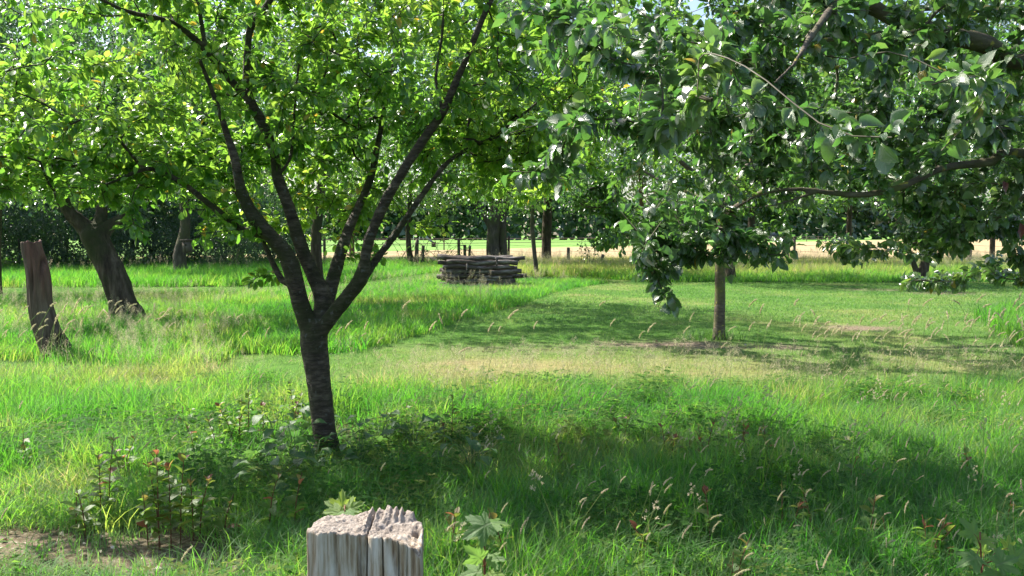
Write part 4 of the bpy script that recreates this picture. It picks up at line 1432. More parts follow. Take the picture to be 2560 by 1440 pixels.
for i, (px, Y, s, k, lb) in enumerate(hb):
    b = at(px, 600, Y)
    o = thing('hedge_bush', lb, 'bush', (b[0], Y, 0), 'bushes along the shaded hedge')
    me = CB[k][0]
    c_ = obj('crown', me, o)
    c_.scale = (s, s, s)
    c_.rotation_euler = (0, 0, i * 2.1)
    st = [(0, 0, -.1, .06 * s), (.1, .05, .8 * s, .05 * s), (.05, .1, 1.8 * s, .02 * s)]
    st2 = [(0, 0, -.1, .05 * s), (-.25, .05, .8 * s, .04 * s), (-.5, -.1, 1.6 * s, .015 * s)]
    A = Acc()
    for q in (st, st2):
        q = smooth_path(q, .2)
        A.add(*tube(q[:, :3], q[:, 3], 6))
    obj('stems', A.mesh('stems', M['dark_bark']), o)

# far woodland closing the fields: one mass of foliage
r = np.random.default_rng(900)
n = 26000
wx_ = r.uniform(-260, 330, n)
hh = 10 + 6 * fbm(np.stack([wx_ * 0.03, wx_ * 0, wx_ * 0], -1), 3, 4) + 3 * vnoise(np.stack([wx_ * 0.18, wx_ * 0, wx_ * 0], -1), 6)
wz = hh * r.uniform(0, 1, n) ** .8
wy = 300 + 0.25 * wx_ + r.normal(0, 5, n) * (1 - .5 * wz / hh)
Ow = np.stack([wx_, wy, wz], -1)
Mw = frames(r.normal(size=(n, 3)), r.normal(size=(n, 3)) + [0, 0, 1]) * r.uniform(2.0, 3.6, n)[:, None, None]
obj('distant_woodland', foliage(Ow, Mw, FT, M['wood_leaf'], 'distant_woodland', (0, 0, 0), 77, .35, .4, .05, 0), kind='stuff')

# ================================================================== FENCES
def post_part(parent, name, base, top, w, mat, seed):
    base, top = np.array(base, float), np.array(top, float)
    n = 7
    P = np.array([base + (top - base) * t for t in np.linspace(-.12, 1, n)])
    wob = 1 + 0.22 * (fbm(np.stack([np.tile(np.arange(8)[None] * .9, (n, 1)), np.tile(np.arange(n)[:, None] * .4, (1, 8)), np.full((n, 8), seed * 1.3)], -1), 2, seed) - .5)
    V, f = tube(P, w / 2, 8, True, wob)
    V[-1, 2] += 0.01
    return obj(name, mesh(name, V - np.array(parent.location), f, mat, False), parent)


fn = thing('wire_fence', 'low fence of uneven weathered posts and rusty wires along the back of the orchard', 'fence', (0, 47, 0))
posts = [(205, 678, 648, 13), (400, 665, 637, 11), (811, 655, 588, 7), (1039, 655, 605, 9), (1043, 650, 598, 8), (1055, 655, 614, 9), (1147, 655, 597, 8), (1162, 652, 612, 8), (1172, 652, 614, 7),
         (1272, 655, 590, 6), (1421, 656, 619, 8), (1500, 662, 636, 8), (1846, 660, 606, 6), (1969, 655, 630, 7), (1986, 657, 596, 7), (2208, 665, 640, 7), (2422, 668, 617, 15), (2700, 670, 620, 12), (-60, 690, 650, 12)]
xs = []
for i, (px, b, tp, w) in enumerate(posts):
    Y = 41.0 if px < 420 else (46.5 if px < 2300 else 45.0)
    bp_ = at(px, 620, Y)
    tpz = at(px + (8 if i == 11 else (3 if i in (3, 5, 8) else 0)), tp, Y)
    post_part(fn, 'post', (bp_[0], Y, 0), tpz, w * Y / FPX, M['old_wood'], i)
    xs.append((bp_[0], Y))
xs.sort()
for z in (0.42, 0.78, 1.1):
    pts = []
    for (x0, y0), (x1, y1) in zip(xs[:-1], xs[1:]):
        for t in np.linspace(0, 1, 6)[:-1]:
            pts.append((x0 + (x1 - x0) * t, y0 + (y1 - y0) * t - .05, z - 0.08 * 4 * t * (1 - t) * min(1, (x1 - x0) / 3)))
    pts.append((xs[-1][0], xs[-1][1] - .05, z))
    V, f = tube(np.array(pts), 0.007, 4)
    obj('wire', mesh('wire', V - np.array([0, 47, 0]), f, M['wire']), fn)
ff = thing('far_fence', 'thin fence posts and a top rail between the stubble and the far green field', 'fence', (0, 107, 0))
fp = []
for i, x in enumerate(np.arange(-26, 92, 6.2)):
    y = 108.0 + 1.54 * x
    if y < 60:
        continue
    fp.append((x, y))
    post_part(ff, 'post', (x, y, 0), (x, y, 1.35), 0.16, M['old_wood'], i)
for z in (1.2, .7):
    V, f = tube(np.array([(x, y - .1, z) for x, y in fp]), 0.035, 4)
    obj('rail', mesh('rail', V - np.array([0, 107, 0]), f, M['old_wood']), ff)

# things standing in the far field
def boxm(A, c, s, rot=0):
    c, s = np.array(c, float), np.array(s, float) / 2
    V = np.array([(x, y, z) for x in (-1, 1) for y in (-1, 1) for z in (-1, 1)]) * s
    ca, sa = math.cos(rot), math.sin(rot)
    V = np.stack([V[:, 0] * ca - V[:, 1] * sa, V[:, 0] * sa + V[:, 1] * ca, V[:, 2]], -1) + c
    A.add(V, [np.array([(0, 1, 3, 2), (4, 6, 7, 5), (0, 4, 5, 1), (2, 3, 7, 6), (0, 2, 6, 4), (1, 5, 7, 3)])])


def shed(px, Y, w, d, h, lb, cat, wallm, roofm):
    b = at(px, 590, Y)
    t = thing('field_shed', lb, cat, (b[0], Y, 0))
    A = Acc()
    boxm(A, (0, 0, h / 2), (w, d, h))
    obj('wall', A.mesh('wall', wallm, smooth=False), t)
    A = Acc()
    V = [(-w / 2 - .2, -d / 2 - .2, h + .003), (w / 2 + .2, -d / 2 - .2, h + .003), (w / 2 + .2, 0, h * 1.45), (-w / 2 - .2, 0, h * 1.45), (-w / 2 - .2, d / 2 + .2, h + .003), (w / 2 + .2, d / 2 + .2, h + .003)]
    A.add(V, [np.array([(0, 1, 2, 3), (3, 2, 5, 4), (0, 4, 5, 1)]), np.array([(0, 3, 4), (1, 5, 2)])])
    obj('roof', A.mesh('roof', roofm, smooth=False), t)
    A = Acc()
    boxm(A, (w * .1, -d / 2 - .02, h * .4), (w * .22, .06, h * .8))
    obj('door', A.mesh('door', M['dark_bark'], smooth=False), t)
    return t


M['shed_grey'] = woodmat('shed_grey', [(0.3, (0.09, 0.095, 0.11)), (0.7, (0.14, 0.145, 0.165))], (1, 1, 1), 2, 0.8, 0.0)
M['shed_white'] = woodmat('shed_white', [(0.3, (0.25, 0.25, 0.27)), (0.7, (0.32, 0.32, 0.34))], (1, 1, 1), 2, 0.7, 0.0)
shed(1905, 240, 6.5, 4, 1.6, 'low grey shed at the far field edge behind the lawn apple tree', 'shed', M['shed_grey'], M['shed_grey'])
b = at(1058, 600, 175)
t = thing('slide', 'white metal slide and grey frame standing far out in the green field', 'slide', (b[0], 175, 0))
V, f = tube(np.array([(-.3, 0, 2.3), (.4, 0, 1.4), (1.3, 0, .6), (2.0, 0, .1)]), .22, 6)
obj('chute', mesh('chute', V, f, M['shed_white']), t)
for sx0 in (-1.6, -.4):
    V, f = tube(np.array([(sx0 - .5, 0, 0), (sx0, 0, 3.0)]), .07, 5)
    obj('leg', mesh('leg', V, f, M['metal_grey']), t)
V, f = tube(np.array([(-2.1, .6, 0), (-1.6, 0, 3.0), (-.4, 0, 3.0), (.1, .6, 0)]), .07, 5)
obj('frame', mesh('frame', V, f, M['metal_grey']), t)
b = at(1084, 606, 120)
A = Acc()
boxm(A, (0, 0, .3), (.55, .55, .6))
boxm(A, (0, 0, .64), (.65, .65, .07))
thing('feed_bin', 'small dark feed bin standing in the green field beyond the fence', 'bin', (b[0], 120, 0), me=A.mesh('feed_bin', M['dark_bark'], smooth=False))

# ================================================================== DEAD STUMP, POST, WOODPILE, NEST BOX
def attrmix(name, base_stops, heart, sx, scale, rough=.9, bump=.9, dist=.008, wscale=5, bleach=None):
    m, nt, out = nmat(name)
    v = vecmap(nt, sx)
    n1 = noise(nt, scale, 6, v, 0.7)
    col = ramp(nt, n1, base_stops)
    if bleach:
        bm = ramp(nt, noise(nt, wscale, 4, vecmap(nt, (1, 1, 0.22))), [(0.5, (0, 0, 0)), (0.72, (.85, .85, .85))])
        col = mixc(nt, bm, col, bleach)
    h = ramp(nt, noise(nt, scale * 1.5, 5, v, .7), [(0.3, tuple(c * .45 for c in heart)), (0.7, tuple(min(1, c * 1.35) for c in heart))])
    col = mixc(nt, attr(nt, 'heart'), col, h)
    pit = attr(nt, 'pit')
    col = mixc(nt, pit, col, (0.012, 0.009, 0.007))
    p = N(nt, 'ShaderNodeBsdfPrincipled')
    nt.links.new(col, p.inputs['Base Color'])
    p.inputs['Roughness'].default_value = rough
    p.inputs['Specular IOR Level'].default_value = 0.2
    b = N(nt, 'ShaderNodeBump')
    b.inputs['Strength'].default_value = bump
    b.inputs['Distance'].default_value = dist
    nt.links.new(noise(nt, scale * 2, 6, v, .75), b.inputs['Height'])
    nt.links.new(b.outputs[0], p.inputs['Normal'])
    nt.links.new(p.outputs[0], out.inputs[0])
    return m


M['stump'] = attrmix('stump', [(0.3, (0.035, 0.025, 0.018)), (0.5, (0.12, 0.088, 0.066)), (0.72, (0.24, 0.18, 0.14))], (0.20, 0.09, 0.07), (1, 1, 0.12), 10)
SB = gr(148, 896)
SY = SB[1]
rows = L4([(158, 930, 0, 104), (150, 896, 0, 92), (138, 868, 0, 84), (122, 835, 0, 74), (110, 800, 0, 70), (101, 760, 0, 66), (98, 720, 0, 64), (95, 690, 0, 62), (88, 655, 0, 58), (80, 625, 0, 56), (77, 604, 0, 54)], SY)
rows = [(x_, y_, z_, r_ * .84) for x_, y_, z_, r_ in rows]
Q = smooth_path(rows, 0.018)
K = 96
th = np.arange(K) * 2 * math.pi / K
V, f = tube(Q[:, :3], Q[:, 3], K, False)
V = V.reshape(len(Q), K, 3)
ax = Q[:, None, :3]
rv = V - ax
rl = np.linalg.norm(rv, axis=2, keepdims=True)
un = rv / rl
zz_ = np.broadcast_to(ax[..., 2], (len(Q), K))
NP = np.stack([un[..., 0] * 3.2, un[..., 1] * 3.2, zz_ * 0.9], -1)
fac = 1 + 0.30 * (fbm(NP, 3, 12) - .5) + 0.10 * (fbm(np.stack([un[..., 0] * 11, un[..., 1] * 11, zz_ * 1.2], -1), 3, 13) - .5)
pit = np.zeros(fac.shape)
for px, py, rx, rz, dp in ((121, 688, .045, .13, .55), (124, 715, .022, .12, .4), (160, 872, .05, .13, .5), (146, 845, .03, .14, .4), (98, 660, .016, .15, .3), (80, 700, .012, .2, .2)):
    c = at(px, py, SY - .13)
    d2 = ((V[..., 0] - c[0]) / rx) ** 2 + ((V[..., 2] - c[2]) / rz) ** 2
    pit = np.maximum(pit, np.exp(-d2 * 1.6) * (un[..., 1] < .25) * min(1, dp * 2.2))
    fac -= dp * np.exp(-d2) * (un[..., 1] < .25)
kn = at(128, 668, SY - .08)
fac += .22 * np.exp(-(((V[..., 0] - kn[0]) / .05) ** 2 + ((V[..., 2] - kn[2]) / .09) ** 2)) * (un[..., 0] > .2)
V = ax + rv * np.clip(fac, .25, 1.5)[..., None]
top_j = 0.03 * (fbm(np.stack([np.cos(th) * 2.5, np.sin(th) * 2.5, th * 0], -1), 3, 15) - .5) * 2 
w_ = sstep(len(Q) - 14, len(Q) - 1, np.arange(len(Q)))[:, None]
V[..., 2] += w_ * top_j[None]
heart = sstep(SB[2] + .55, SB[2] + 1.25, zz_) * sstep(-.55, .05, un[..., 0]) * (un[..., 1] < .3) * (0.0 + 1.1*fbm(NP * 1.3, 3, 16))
last = V[-1]
cen = last.mean(0)
caps, hh_ = [], []
for t_ in (0.82, .6, .35, .12):
    c = cen + (last - cen) * t_
    c[:, 2] += -0.055 * (1 - t_) + 0.045 * (fbm(c * 22, 3, 17) - .5)
    caps.append(c)
Vs = np.vstack([V.reshape(-1, 3)] + caps)
nr = len(Q) + 4
i, j = np.meshgrid(np.arange(nr - 1), np.arange(K), indexing='ij')
q = np.stack([i * K + j, i * K + (j + 1) % K, (i + 1) * K + (j + 1) % K, (i + 1) * K + j], -1).reshape(-1, 4)
Vs = np.vstack([Vs, caps[-1].mean(0)[None]])
tri = np.stack([(nr - 1) * K + np.arange(K), (nr - 1) * K + (np.arange(K) + 1) % K, np.full(K, nr * K)], -1)
ext = np.full(4 * K + 1, .75)
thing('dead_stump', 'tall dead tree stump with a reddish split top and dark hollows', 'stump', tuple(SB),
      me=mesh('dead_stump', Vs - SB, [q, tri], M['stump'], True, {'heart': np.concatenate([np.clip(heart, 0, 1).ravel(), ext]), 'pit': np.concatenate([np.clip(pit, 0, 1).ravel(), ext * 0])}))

# weathered post close to the camera
M['post'] = attrmix('post', [(0.36, (0.13, 0.08, 0.045)), (0.46, (0.38, 0.28, 0.18)), (0.55, (0.60, 0.50, 0.38)), (0.68, (0.80, 0.72, 0.62))], (0.38, 0.325, 0.28), (1, 1, 0.05), 130, .9, 1.0, .004, 55, bleach=(0.84, 0.78, 0.70))  # warmer base colour stands in for sunlight that the front does not get
ZT = 1.218
outl = [(-.264, 1.135), (-.246, 1.118), (-.195, 1.112), (-.186, 1.119), (-.178, 1.109), (-.15, 1.098), (-.112, 1.085), (-.110, 1.105), (-.117, 1.19), (-.14, 1.235), (-.19, 1.262), (-.235, 1.235), (-.262, 1.185)]
outl = [((x + .188) * 1.0 + -.1905, 1.085 + (y - 1.085) * (1 if y < 1.12 else 0.62) + (0 if y < 1.12 else .012)) for x, y in outl]
PC = np.array([-.19, 1.145, 0])
oa = np.array(outl)
# resample the outline by arc length
oc = np.vstack([oa, oa[:1]])
sl = np.concatenate([[0], np.cumsum(np.linalg.norm(np.diff(oc, axis=0), axis=1))])
K = 420
tt = np.arange(K) / K * sl[-1]
ring = np.stack([np.interp(tt, sl, oc[:, 0]), np.interp(tt, sl, oc[:, 1])], -1)
for _ in range(5):
    ring = (np.roll(ring, 1, 0) + ring * 2 + np.roll(ring, -1, 0)) / 4
zs = np.concatenate([np.linspace(-.1, .85, 12), np.linspace(.87, ZT, 90)])
dv = ring - PC[:2]
dl = np.linalg.norm(dv, axis=1, keepdims=True)
du = dv / dl
Zg, Rx = np.meshgrid(zs, ring[:, 0], indexing='ij')
_, Ry = np.meshgrid(zs, ring[:, 1], indexing='ij')
groove = fbm(np.stack([Rx * 120, Ry * 120, Zg * 4], -1), 3, 41) - .5
wide = fbm(np.stack([Rx * 28, Ry * 28, Zg * 1.5], -1), 3, 42) - .5
disp = .003 * groove + .0015 * wide
pit = np.zeros(disp.shape)
for cx, wd, dp, z0 in ((-.1865, .0009, .007, 0), (-.1375, .0014, .009, 1.14), (-.165, .0012, .006, 1.1), (-.228, .0010, .004, 0), (-.128, .001, .005, 0)):
    wobx = cx + .003 * np.sin(Zg * 9 + cx * 90)
    gm_ = np.exp(-((Rx - wobx) / wd) ** 2) * (Ry < 1.15) * sstep(z0 - .03, z0, Zg)
    disp -= dp * gm_
    pit = np.maximum(pit, gm_ * min(1, dp * 60))
Vp = np.stack([Rx + du[None, :, 0] * disp, Ry + du[None, :, 1] * disp, Zg], -1)


def topz(x, y):
    P3 = np.stack([x * 60, y * 60, x * 0], -1)
    z = ZT + .010 * (fbm(P3, 4, 44) - .5) + .005 * (fbm(P3 * 4, 3, 45) - .5)
    z = z + .007 * np.exp(-(((x + .235) / .022) ** 2 + ((y - 1.16) / .02) ** 2))
    # raised rear rim of standing splinters, sunken grain in the middle, pocket by the right corner
    z = z - .012 * np.exp(-(((x + .16) / .022) ** 2 + ((y - 1.145) / .025) ** 2))
    rim = sstep(1.165, 1.180, y) * sstep(-.192, -.182, x)
    z = z + rim * (.006 + .009 * (vnoise(np.stack([x * 240, x * 0, x * 0], -1), 46) - .4))
    z = z + .008 * np.exp(-((x + .1925) / .0022) ** 2) * sstep(1.12, 1.17, y)
    z = z - .008 * np.exp(-((x + .1865) / .0009) ** 2)
    z = z - .020 * np.exp(-(((x + .1235) / .005) ** 2 + ((y - 1.135) / .012) ** 2))
    z = z - .016 * sstep(-.15, -.11, x) * sstep(1.14, 1.09, y) + .006 * sstep(-.125, -.112, x) * sstep(1.10, 1.14, y)
    g_ = .003 * np.sin((x * .5 + y) * 520 + 3 * fbm(P3, 2, 47)) * np.exp(-(((x + .16) / .03) ** 2 + ((y - 1.14) / .03) ** 2))
    return z + g_


edge = Vp[-1]
tz = topz(edge[:, 0], edge[:, 1])
k_ = sstep(.87, ZT, Zg)
Vp[..., 2] += k_ * (tz[None] - ZT - .003)
caps = []
lev = np.concatenate([[.985, .96], np.linspace(.93, .03, 46)])
for t_ in lev:
    c = np.stack([PC[0] + (edge[:, 0] - PC[0]) * t_, PC[1] + (edge[:, 1] - PC[1]) * t_], -1)
    caps.append(np.stack([c[:, 0], c[:, 1], topz(c[:, 0], c[:, 1])], -1))
Vs = np.vstack([Vp.reshape(-1, 3)] + caps + [caps[-1].mean(0)[None]])
nr = len(zs) + len(lev)
i, j = np.meshgrid(np.arange(nr - 1), np.arange(K), indexing='ij')
q = np.stack([i * K + j, i * K + (j + 1) % K, (i + 1) * K + (j + 1) % K, (i + 1) * K + j], -1).reshape(-1, 4)
tri = np.stack([(nr - 1) * K + np.arange(K), (nr - 1) * K + (np.arange(K) + 1) % K, np.full(K, nr * K)], -1)
hrt = np.concatenate([np.zeros(len(zs) * K), np.full(len(lev) * K + 1, .85)])
tp_ = np.vstack(caps + [caps[-1].mean(0)[None]])
hrt[len(zs) * K:] *= 1 - .8 * np.exp(-(((tp_[:, 0] + .12) / .025) ** 2 + ((tp_[:, 1] - 1.10) / .03) ** 2))
pt = np.concatenate([np.clip(pit, 0, 1).ravel() * .55, .3 * np.exp(-((tp_[:, 0] + .1865) / .0013) ** 2) + .5 * np.exp(-(((tp_[:, 0] + .1235) / .004) ** 2 + ((tp_[:, 1] - 1.135) / .01) ** 2))])
org = np.array([PC[0], PC[1], 0])
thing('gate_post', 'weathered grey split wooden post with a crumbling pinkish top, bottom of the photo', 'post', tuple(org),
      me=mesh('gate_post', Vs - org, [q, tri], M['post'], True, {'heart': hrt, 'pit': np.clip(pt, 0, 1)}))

# woodpile
r = np.random.default_rng(70)
WB = gr(1197, 718)
names = ['bottom', 'second', 'third', 'fourth', 'fifth', 'sixth', 'top']
deep = ['at the front', 'second from the front', 'in the middle', 'at the back']
for lay in range(7):
    z = .06 + lay * .138 + r.normal(0, .006)
    nl = 4 if lay < 6 else 3
    for q_ in range(nl):
        L_ = r.uniform(1.85, 2.45) if lay != 5 else 2.2
        rad = r.uniform(.046, .082)
        cx = r.normal(0, .11)
        if lay == 6:
            L_ = (2.35, 2.5, 2.2)[q_]
            cx = (-.12, .18, -.05)[q_]
        if lay == 5:
            cx = (.1, -.2, .15, 0)[q_]
        yaw = r.normal(0, .085)
        yy = (q_ - (nl - 1) / 2) * .235 + r.normal(0, .02)
        n = 16
        s = np.linspace(-.5, .5, n)
        bend = r.normal(0, .05)
        P = np.stack([s * L_, bend * (4 * s * s - 1) + s * L_ * math.sin(yaw), .03 * np.sin(s * 9 + q_ * 2.1 + lay) + s * r.normal(0, .03)], -1)
        wob = 1 + 0.9 * (fbm(np.stack([np.tile(np.arange(11)[None] * .8, (n, 1)), np.tile(np.arange(n)[:, None] * .3, (1, 11)), np.full((n, 11), lay * 3.1 + q_)], -1), 3, 5) - .5)
        rr = rad * (1 + .25 * s * r.choice([-1, 1]))
        V, f = tube(P, rr, 11, True, wob)
        lb = 'weathered grey log in the %s layer of the woodpile, %s' % (names[lay], deep[q_] if nl == 4 else ('at the front', 'in the middle', 'at the back')[q_])
        thing('log', lb, 'log', (WB[0] + cx, WB[1] + .45 + yy, z), 'logs stacked in the woodpile', mesh('log', V, f, M['log_wood'], False))
# two crooked pieces leaning on the pile
for k, (x0, x1, z0, z1, lb) in enumerate(((-.42, -.36, .38, .74, 'short crooked branch stub poking up at the left of the woodpile'), (.55, .52, .66, .92, 'short pale stub standing up from the top of the woodpile'))):
    P = smooth_path([(x0, -.18, z0, .03), ((x0 + x1) / 2 + .03, -.2, (z0 + z1) / 2, .035), (x1, -.18, z1, .02)], .04)
    V, f = tube(P[:, :3], P[:, 3], 7)
    thing('branch_stub', lb, 'branch', (WB[0], WB[1] + .2, 0), None, mesh('branch_stub', V, f, M['log_wood'], False))

# nest box on the thick brown trunk
nb = at(468, 616, 34.2)
t = thing('nest_box', 'small wooden nest box with an overhanging lid fixed to the thick brown trunk', 'nest box', tuple(nb))
for nm, c, s in (('front_panel', (0, -.14, 0), (.28, .025, .42)), ('side_panel', (-.13, 0, 0), (.025, .26, .44)), ('side_panel', (.13, 0, 0), (.025, .26, .44)), ('back_panel', (0, .14, .02), (.30, .025, .5)), ('lid', (.02, -.04, .245), (.44, .40, .03))):
    A = Acc()
    boxm(A, c, s)
    obj(nm, A.mesh(nm, M['old_wood'], smooth=False), t)
V, f = tube(np.array([(0, -.165, .06), (0, -.155, .06)]), .035, 10)
obj('entrance_hole', mesh('entrance_hole', V, f, M['dark_bark']), t)

# ================================================================== YOUNG PLANTS IN THE GRASS
SL = [leaf_t(0.62, 3, 0.3, 0.12, 0.2, 0.12, 0.5), leaf_t(0.56, 3, 0.4, 0.3, -0.3, 0.12, 0.5)]
SLm = {}
for k, (tv, tq, tt_) in enumerate(SL):
    for tn in (0.3, 0.5, 0.62, 0.8, 0.98):
        SLm[(k, tn)] = mesh('leaf', tv, [tq, tt_], M['sucker_leaf'], True, {'tone': np.full(len(tv), tn)})


def add_leaf(parent, me, o, d, up, s):
    fr = frames(np.array(d, float)[None], np.array(up, float)[None])[0] * s
    l = bpy.data.objects.new('leaf', me)
    C.objects.link(l)
    l.parent = parent
    m4 = np.eye(4)
    m4[:3, :3] = fr
    m4[:3, 3] = o
    l.matrix_local = Matrix(m4.tolist())


def sucker(px, pb, pt, lb, stems=1, red=.5, seed=0, ls=.034, spread=.07):
    r = np.random.default_rng(seed)
    b = gr(px, pb)
    h = at(px, pt, b[1])[2]
    t = thing('plum_sucker', lb, 'young plant', tuple(b), 'leafy plum suckers in the meadow grass')
    for s in range(stems):
        hh = h * (1 if s == 0 else r.uniform(.55, .92))
        x0, y0 = (0, 0) if s == 0 else r.normal(0, spread, 2)
        lean = r.normal(0, .06, 2)
        P = smooth_path([(x0, y0, -.02, .0035), (x0 + lean[0] * .3, y0 + lean[1] * .3, hh * .5, .003), (x0 + lean[0], y0 + lean[1], hh, .0015)], .05)
        V, f = tube(P[:, :3], P[:, 3], 5)
        obj('stem', mesh('stem', V, f, M['red_stem']), t)
        n = int(hh / .020)
        for i in range(n):
            k = (.25 + .75 * i / n)
            o = P[int(k * (len(P) - 1)), :3] + [0, 0, r.normal(0, .008)]
            a = i * 2.4 + r.normal(0, .4)
            up_ = r.uniform(.1, .7) if k < .85 else r.uniform(.8, 2)
            tn = (0.98 if r.uniform() < .45 else .8) if (k > .88 and r.uniform() < red * .8) else r.choice([.3, .3, .5, .5, .5, .62] if r.uniform() > .06 else [.8, .98])
            add_leaf(t, SLm[(int(r.integers(0, 2)), float(tn))], o, (math.cos(a), math.sin(a), up_), (-math.cos(a) * .4 + r.normal(0, .25), -math.sin(a) * .4 + r.normal(0, .25), 1), ls * r.uniform(.75, 1.25) * (1.2 - 1.3 * max(0, k - .6)))


sk_list = [(272, 1290, 1085, 'two-stemmed sucker standing clear in sunlit grass at the left, reddish tip', 2, .8, 1),
           (398, 1372, 1112, 'bushy many-stemmed sucker clump right of the bare patch, bottom left', 5, .9, 2),
           (498, 1345, 1165, 'sucker clump with purplish tips between the bushy clump and the post', 3, .9, 3),
           (215, 1340, 1218, 'short plain green sucker at the edge of the bare ground', 2, .2, 4),
           (405, 1200, 1118, 'slender sucker with a brown tip behind the bushy clump', 1, 1, 5),
           (305, 1210, 1090, 'orange-red tinged low sucker in sunlit grass at the left', 3, 1, 6),
           (622, 1112, 978, 'dense dark sucker clump left of the plum trunk', 6, .5, 7),
           (585, 1120, 1000, 'brown-leaved sucker at the left side of the dense dark clump', 3, 1, 8),
           (738, 1085, 952, 'upright sucker just left of the plum trunk', 3, .1, 9),
           (545, 1150, 1035, 'small brownish sucker among the yellow grass left of the dense clump', 2, 1, 10),
           (1130, 1120, 985, 'tall leafy sucker at the edge of the sun right of the plum trunk', 3, .2, 11),
           (1015, 1085, 1010, 'small sucker between the plum trunk and the tall leafy sucker', 2, .3, 12),
           (672, 1330, 1158, 'sucker with a red tip in the shade below the plum trunk', 2, 1, 13),
           (1125, 1445, 1255, 'red-leaved sucker pair just right of the post', 3, 1, 14),
           (1268, 1450, 1262, 'sucker with dark stem and brown tip right of the sycamore seedling', 2, .9, 15),
           (1665, 1160, 1055, 'brown-tinged sucker clump in the middle of the meadow', 4, .8, 16),
           (1765, 1165, 1045, 'broad green sucker clump in the middle of the meadow', 5, .2, 17),
           (1860, 1160, 1042, 'tallest sucker of the mid-meadow clumps, dark at the tip', 3, .5, 18),
           (1920, 1170, 1062, 'sucker with a brown tip at the right end of the mid-meadow clumps', 2, .9, 19),
           (1776, 1370, 1218, 'single sucker with orange top leaves in the right-hand shade', 1, 1, 20),
           (1955, 1345, 1212, 'thin green sucker with a cream tip leaf in the right-hand shade', 1, .1, 21),
           (2030, 1350, 1208, 'sucker with evenly paired light green leaves and amber tip', 2, .8, 22),
           (2172, 1390, 1238, 'green sucker with rounded leaves left of the large brown one', 2, .2, 23),
           (2325, 1440, 1290, 'large yellow-brown sucker clump near the bottom right', 5, .9, 24),
           (2515, 1350, 1245, 'sucker with one bright red tip leaf near the right edge', 2, 1, 25),
           (1625, 1400, 1285, 'dull olive sucker low in the shaded grass', 3, .3, 26),
           (1842, 1460, 1345, 'sucker with a small red tip at the bottom edge', 2, 1, 27),
           (1500, 1330, 1235, 'small sucker hidden among seed heads in the central shade', 2, .5, 28),
           (1400, 1180, 1090, 'faint sucker at the start of the central shade', 2, .6, 29),
           (2120, 1220, 1130, 'small sucker in the sunlit grass at the right', 2, .8, 30),
           (2420, 1210, 1110, 'sucker with dark leaves in the sunlit grass near the right edge', 2, .6, 31),
           (1560, 1110, 1030, 'yellowish sucker at the sunlit meadow edge', 2, .6, 32),
           (60, 1180, 1080, 'orange-tipped sucker at the left edge', 2, 1, 33), (480, 1080, 1010, 'pinkish small sucker in the yellow grass', 2, 1, 34)]
for px, b_, t_, lb, n, rd, sd in sk_list:
    sucker(px, b_, t_, lb, n, rd, sd, .064 if b_ > 1250 else .058)

# broad-leaved weeds round the foot of the plum tree
WT = leaf_t(0.8, 4, 0.25, 0.4, 0.1, 0.25, 0.5, 0.03)
WM = [mesh('leaf', WT[0], [WT[1], WT[2]], M['weed_leaf'], True, {'tone': np.full(len(WT[0]), tn), 'lc': WT[0]}) for tn in (.25, .5, .75)]
wd = [(735, 1165, 'left of the plum trunk base'), (690, 1120, 'farther left of the plum trunk, partly sunlit'), (790, 1200, 'right in front of the plum trunk'), (900, 1175, 'right of the plum trunk base'), (690, 1250, 'in the shade in front left of the plum trunk'),
      (1035, 1140, 'in the shade right of the plum tree'), (950, 1125, 'behind the weeds right of the plum trunk'), (1180, 1190, 'below the tall leafy sucker'), (760, 1100, 'touching the left side of the plum trunk')]
for k, (px, py, wh) in enumerate(wd):
    r = np.random.default_rng(1000 + k)
    b = gr(px, py)
    t = thing('broad_leaved_weed', 'low broad-leaved weed ' + wh, 'weed', tuple(b), 'broad-leaved weeds round the plum tree')
    A = Acc()
    for i in range(15):
        a = r.uniform(0, 6.28)
        d = r.uniform(.03, .2)
        e = np.array([math.cos(a) * d, math.sin(a) * d, r.uniform(.10, .30)])
        Pq = smooth_path([(0, 0, 0, .003), (e[0] * .4, e[1] * .4, e[2] * .7, .0025), (*e, .002)], .05)
        A.add(*tube(Pq[:, :3], Pq[:, 3], 4))
        add_leaf(t, WM[int(r.integers(0, 3))], e, (math.cos(a), math.sin(a), r.uniform(-.3, .5)), r.normal(0, .3, 3) + [0, 0, 1], r.uniform(.07, .12))
    obj('stems', A.mesh('stems', M['weed_leaf']), t)


# sycamore leaves
def lobed(seed=0, n=8):
    r = np.random.default_rng(seed)
    lob = [(90, 1.0), (38, .88), (142, .88), (-18, .55), (198, .55)]
    sin_ = [(64, .50), (116, .50), (10, .42), (170, .42), (-60, .22), (240, .22)]
    pts = []
    for a, l in lob:
        pts += [(a, l), (a - 7, l * .82), (a + 7, l * .82), (a - 11, l * .86), (a + 11, l * .86), (a - 15, l * .66), (a + 15, l * .66)]
    pts += sin_
    pts.sort()
    out = np.array([(l * math.cos(R(a)), l * math.sin(R(a))) for a, l in pts]) * .62
    m = len(out)
    V = [(0, .02, 0)]
    for s in (.5, 1):
        for q_ in out * s:
            rr = np.hypot(*q_)
            V.append((q_[0], q_[1], -.35 * rr * rr + .10 * abs(math.sin(2.9 * math.atan2(q_[0], q_[1]))) * rr + r.normal(0, .012)))
    j = np.arange(m)
    jn = (j + 1) % m
    tri = np.stack([np.zeros(m, int), 1 + j, 1 + jn], -1)
    qd = np.stack([1 + j, 1 + m + j, 1 + m + jn, 1 + jn], -1)
    return np.array(V), qd, tri


LBm = [mesh('leaf', v, [a, b_], M['sycamore_leaf'], True, {'tone': np.full(len(v), tn), 'lc': v}) for (v, a, b_), tn in ((lobed(1), .3), (lobed(2), .6), (lobed(3), .9))]


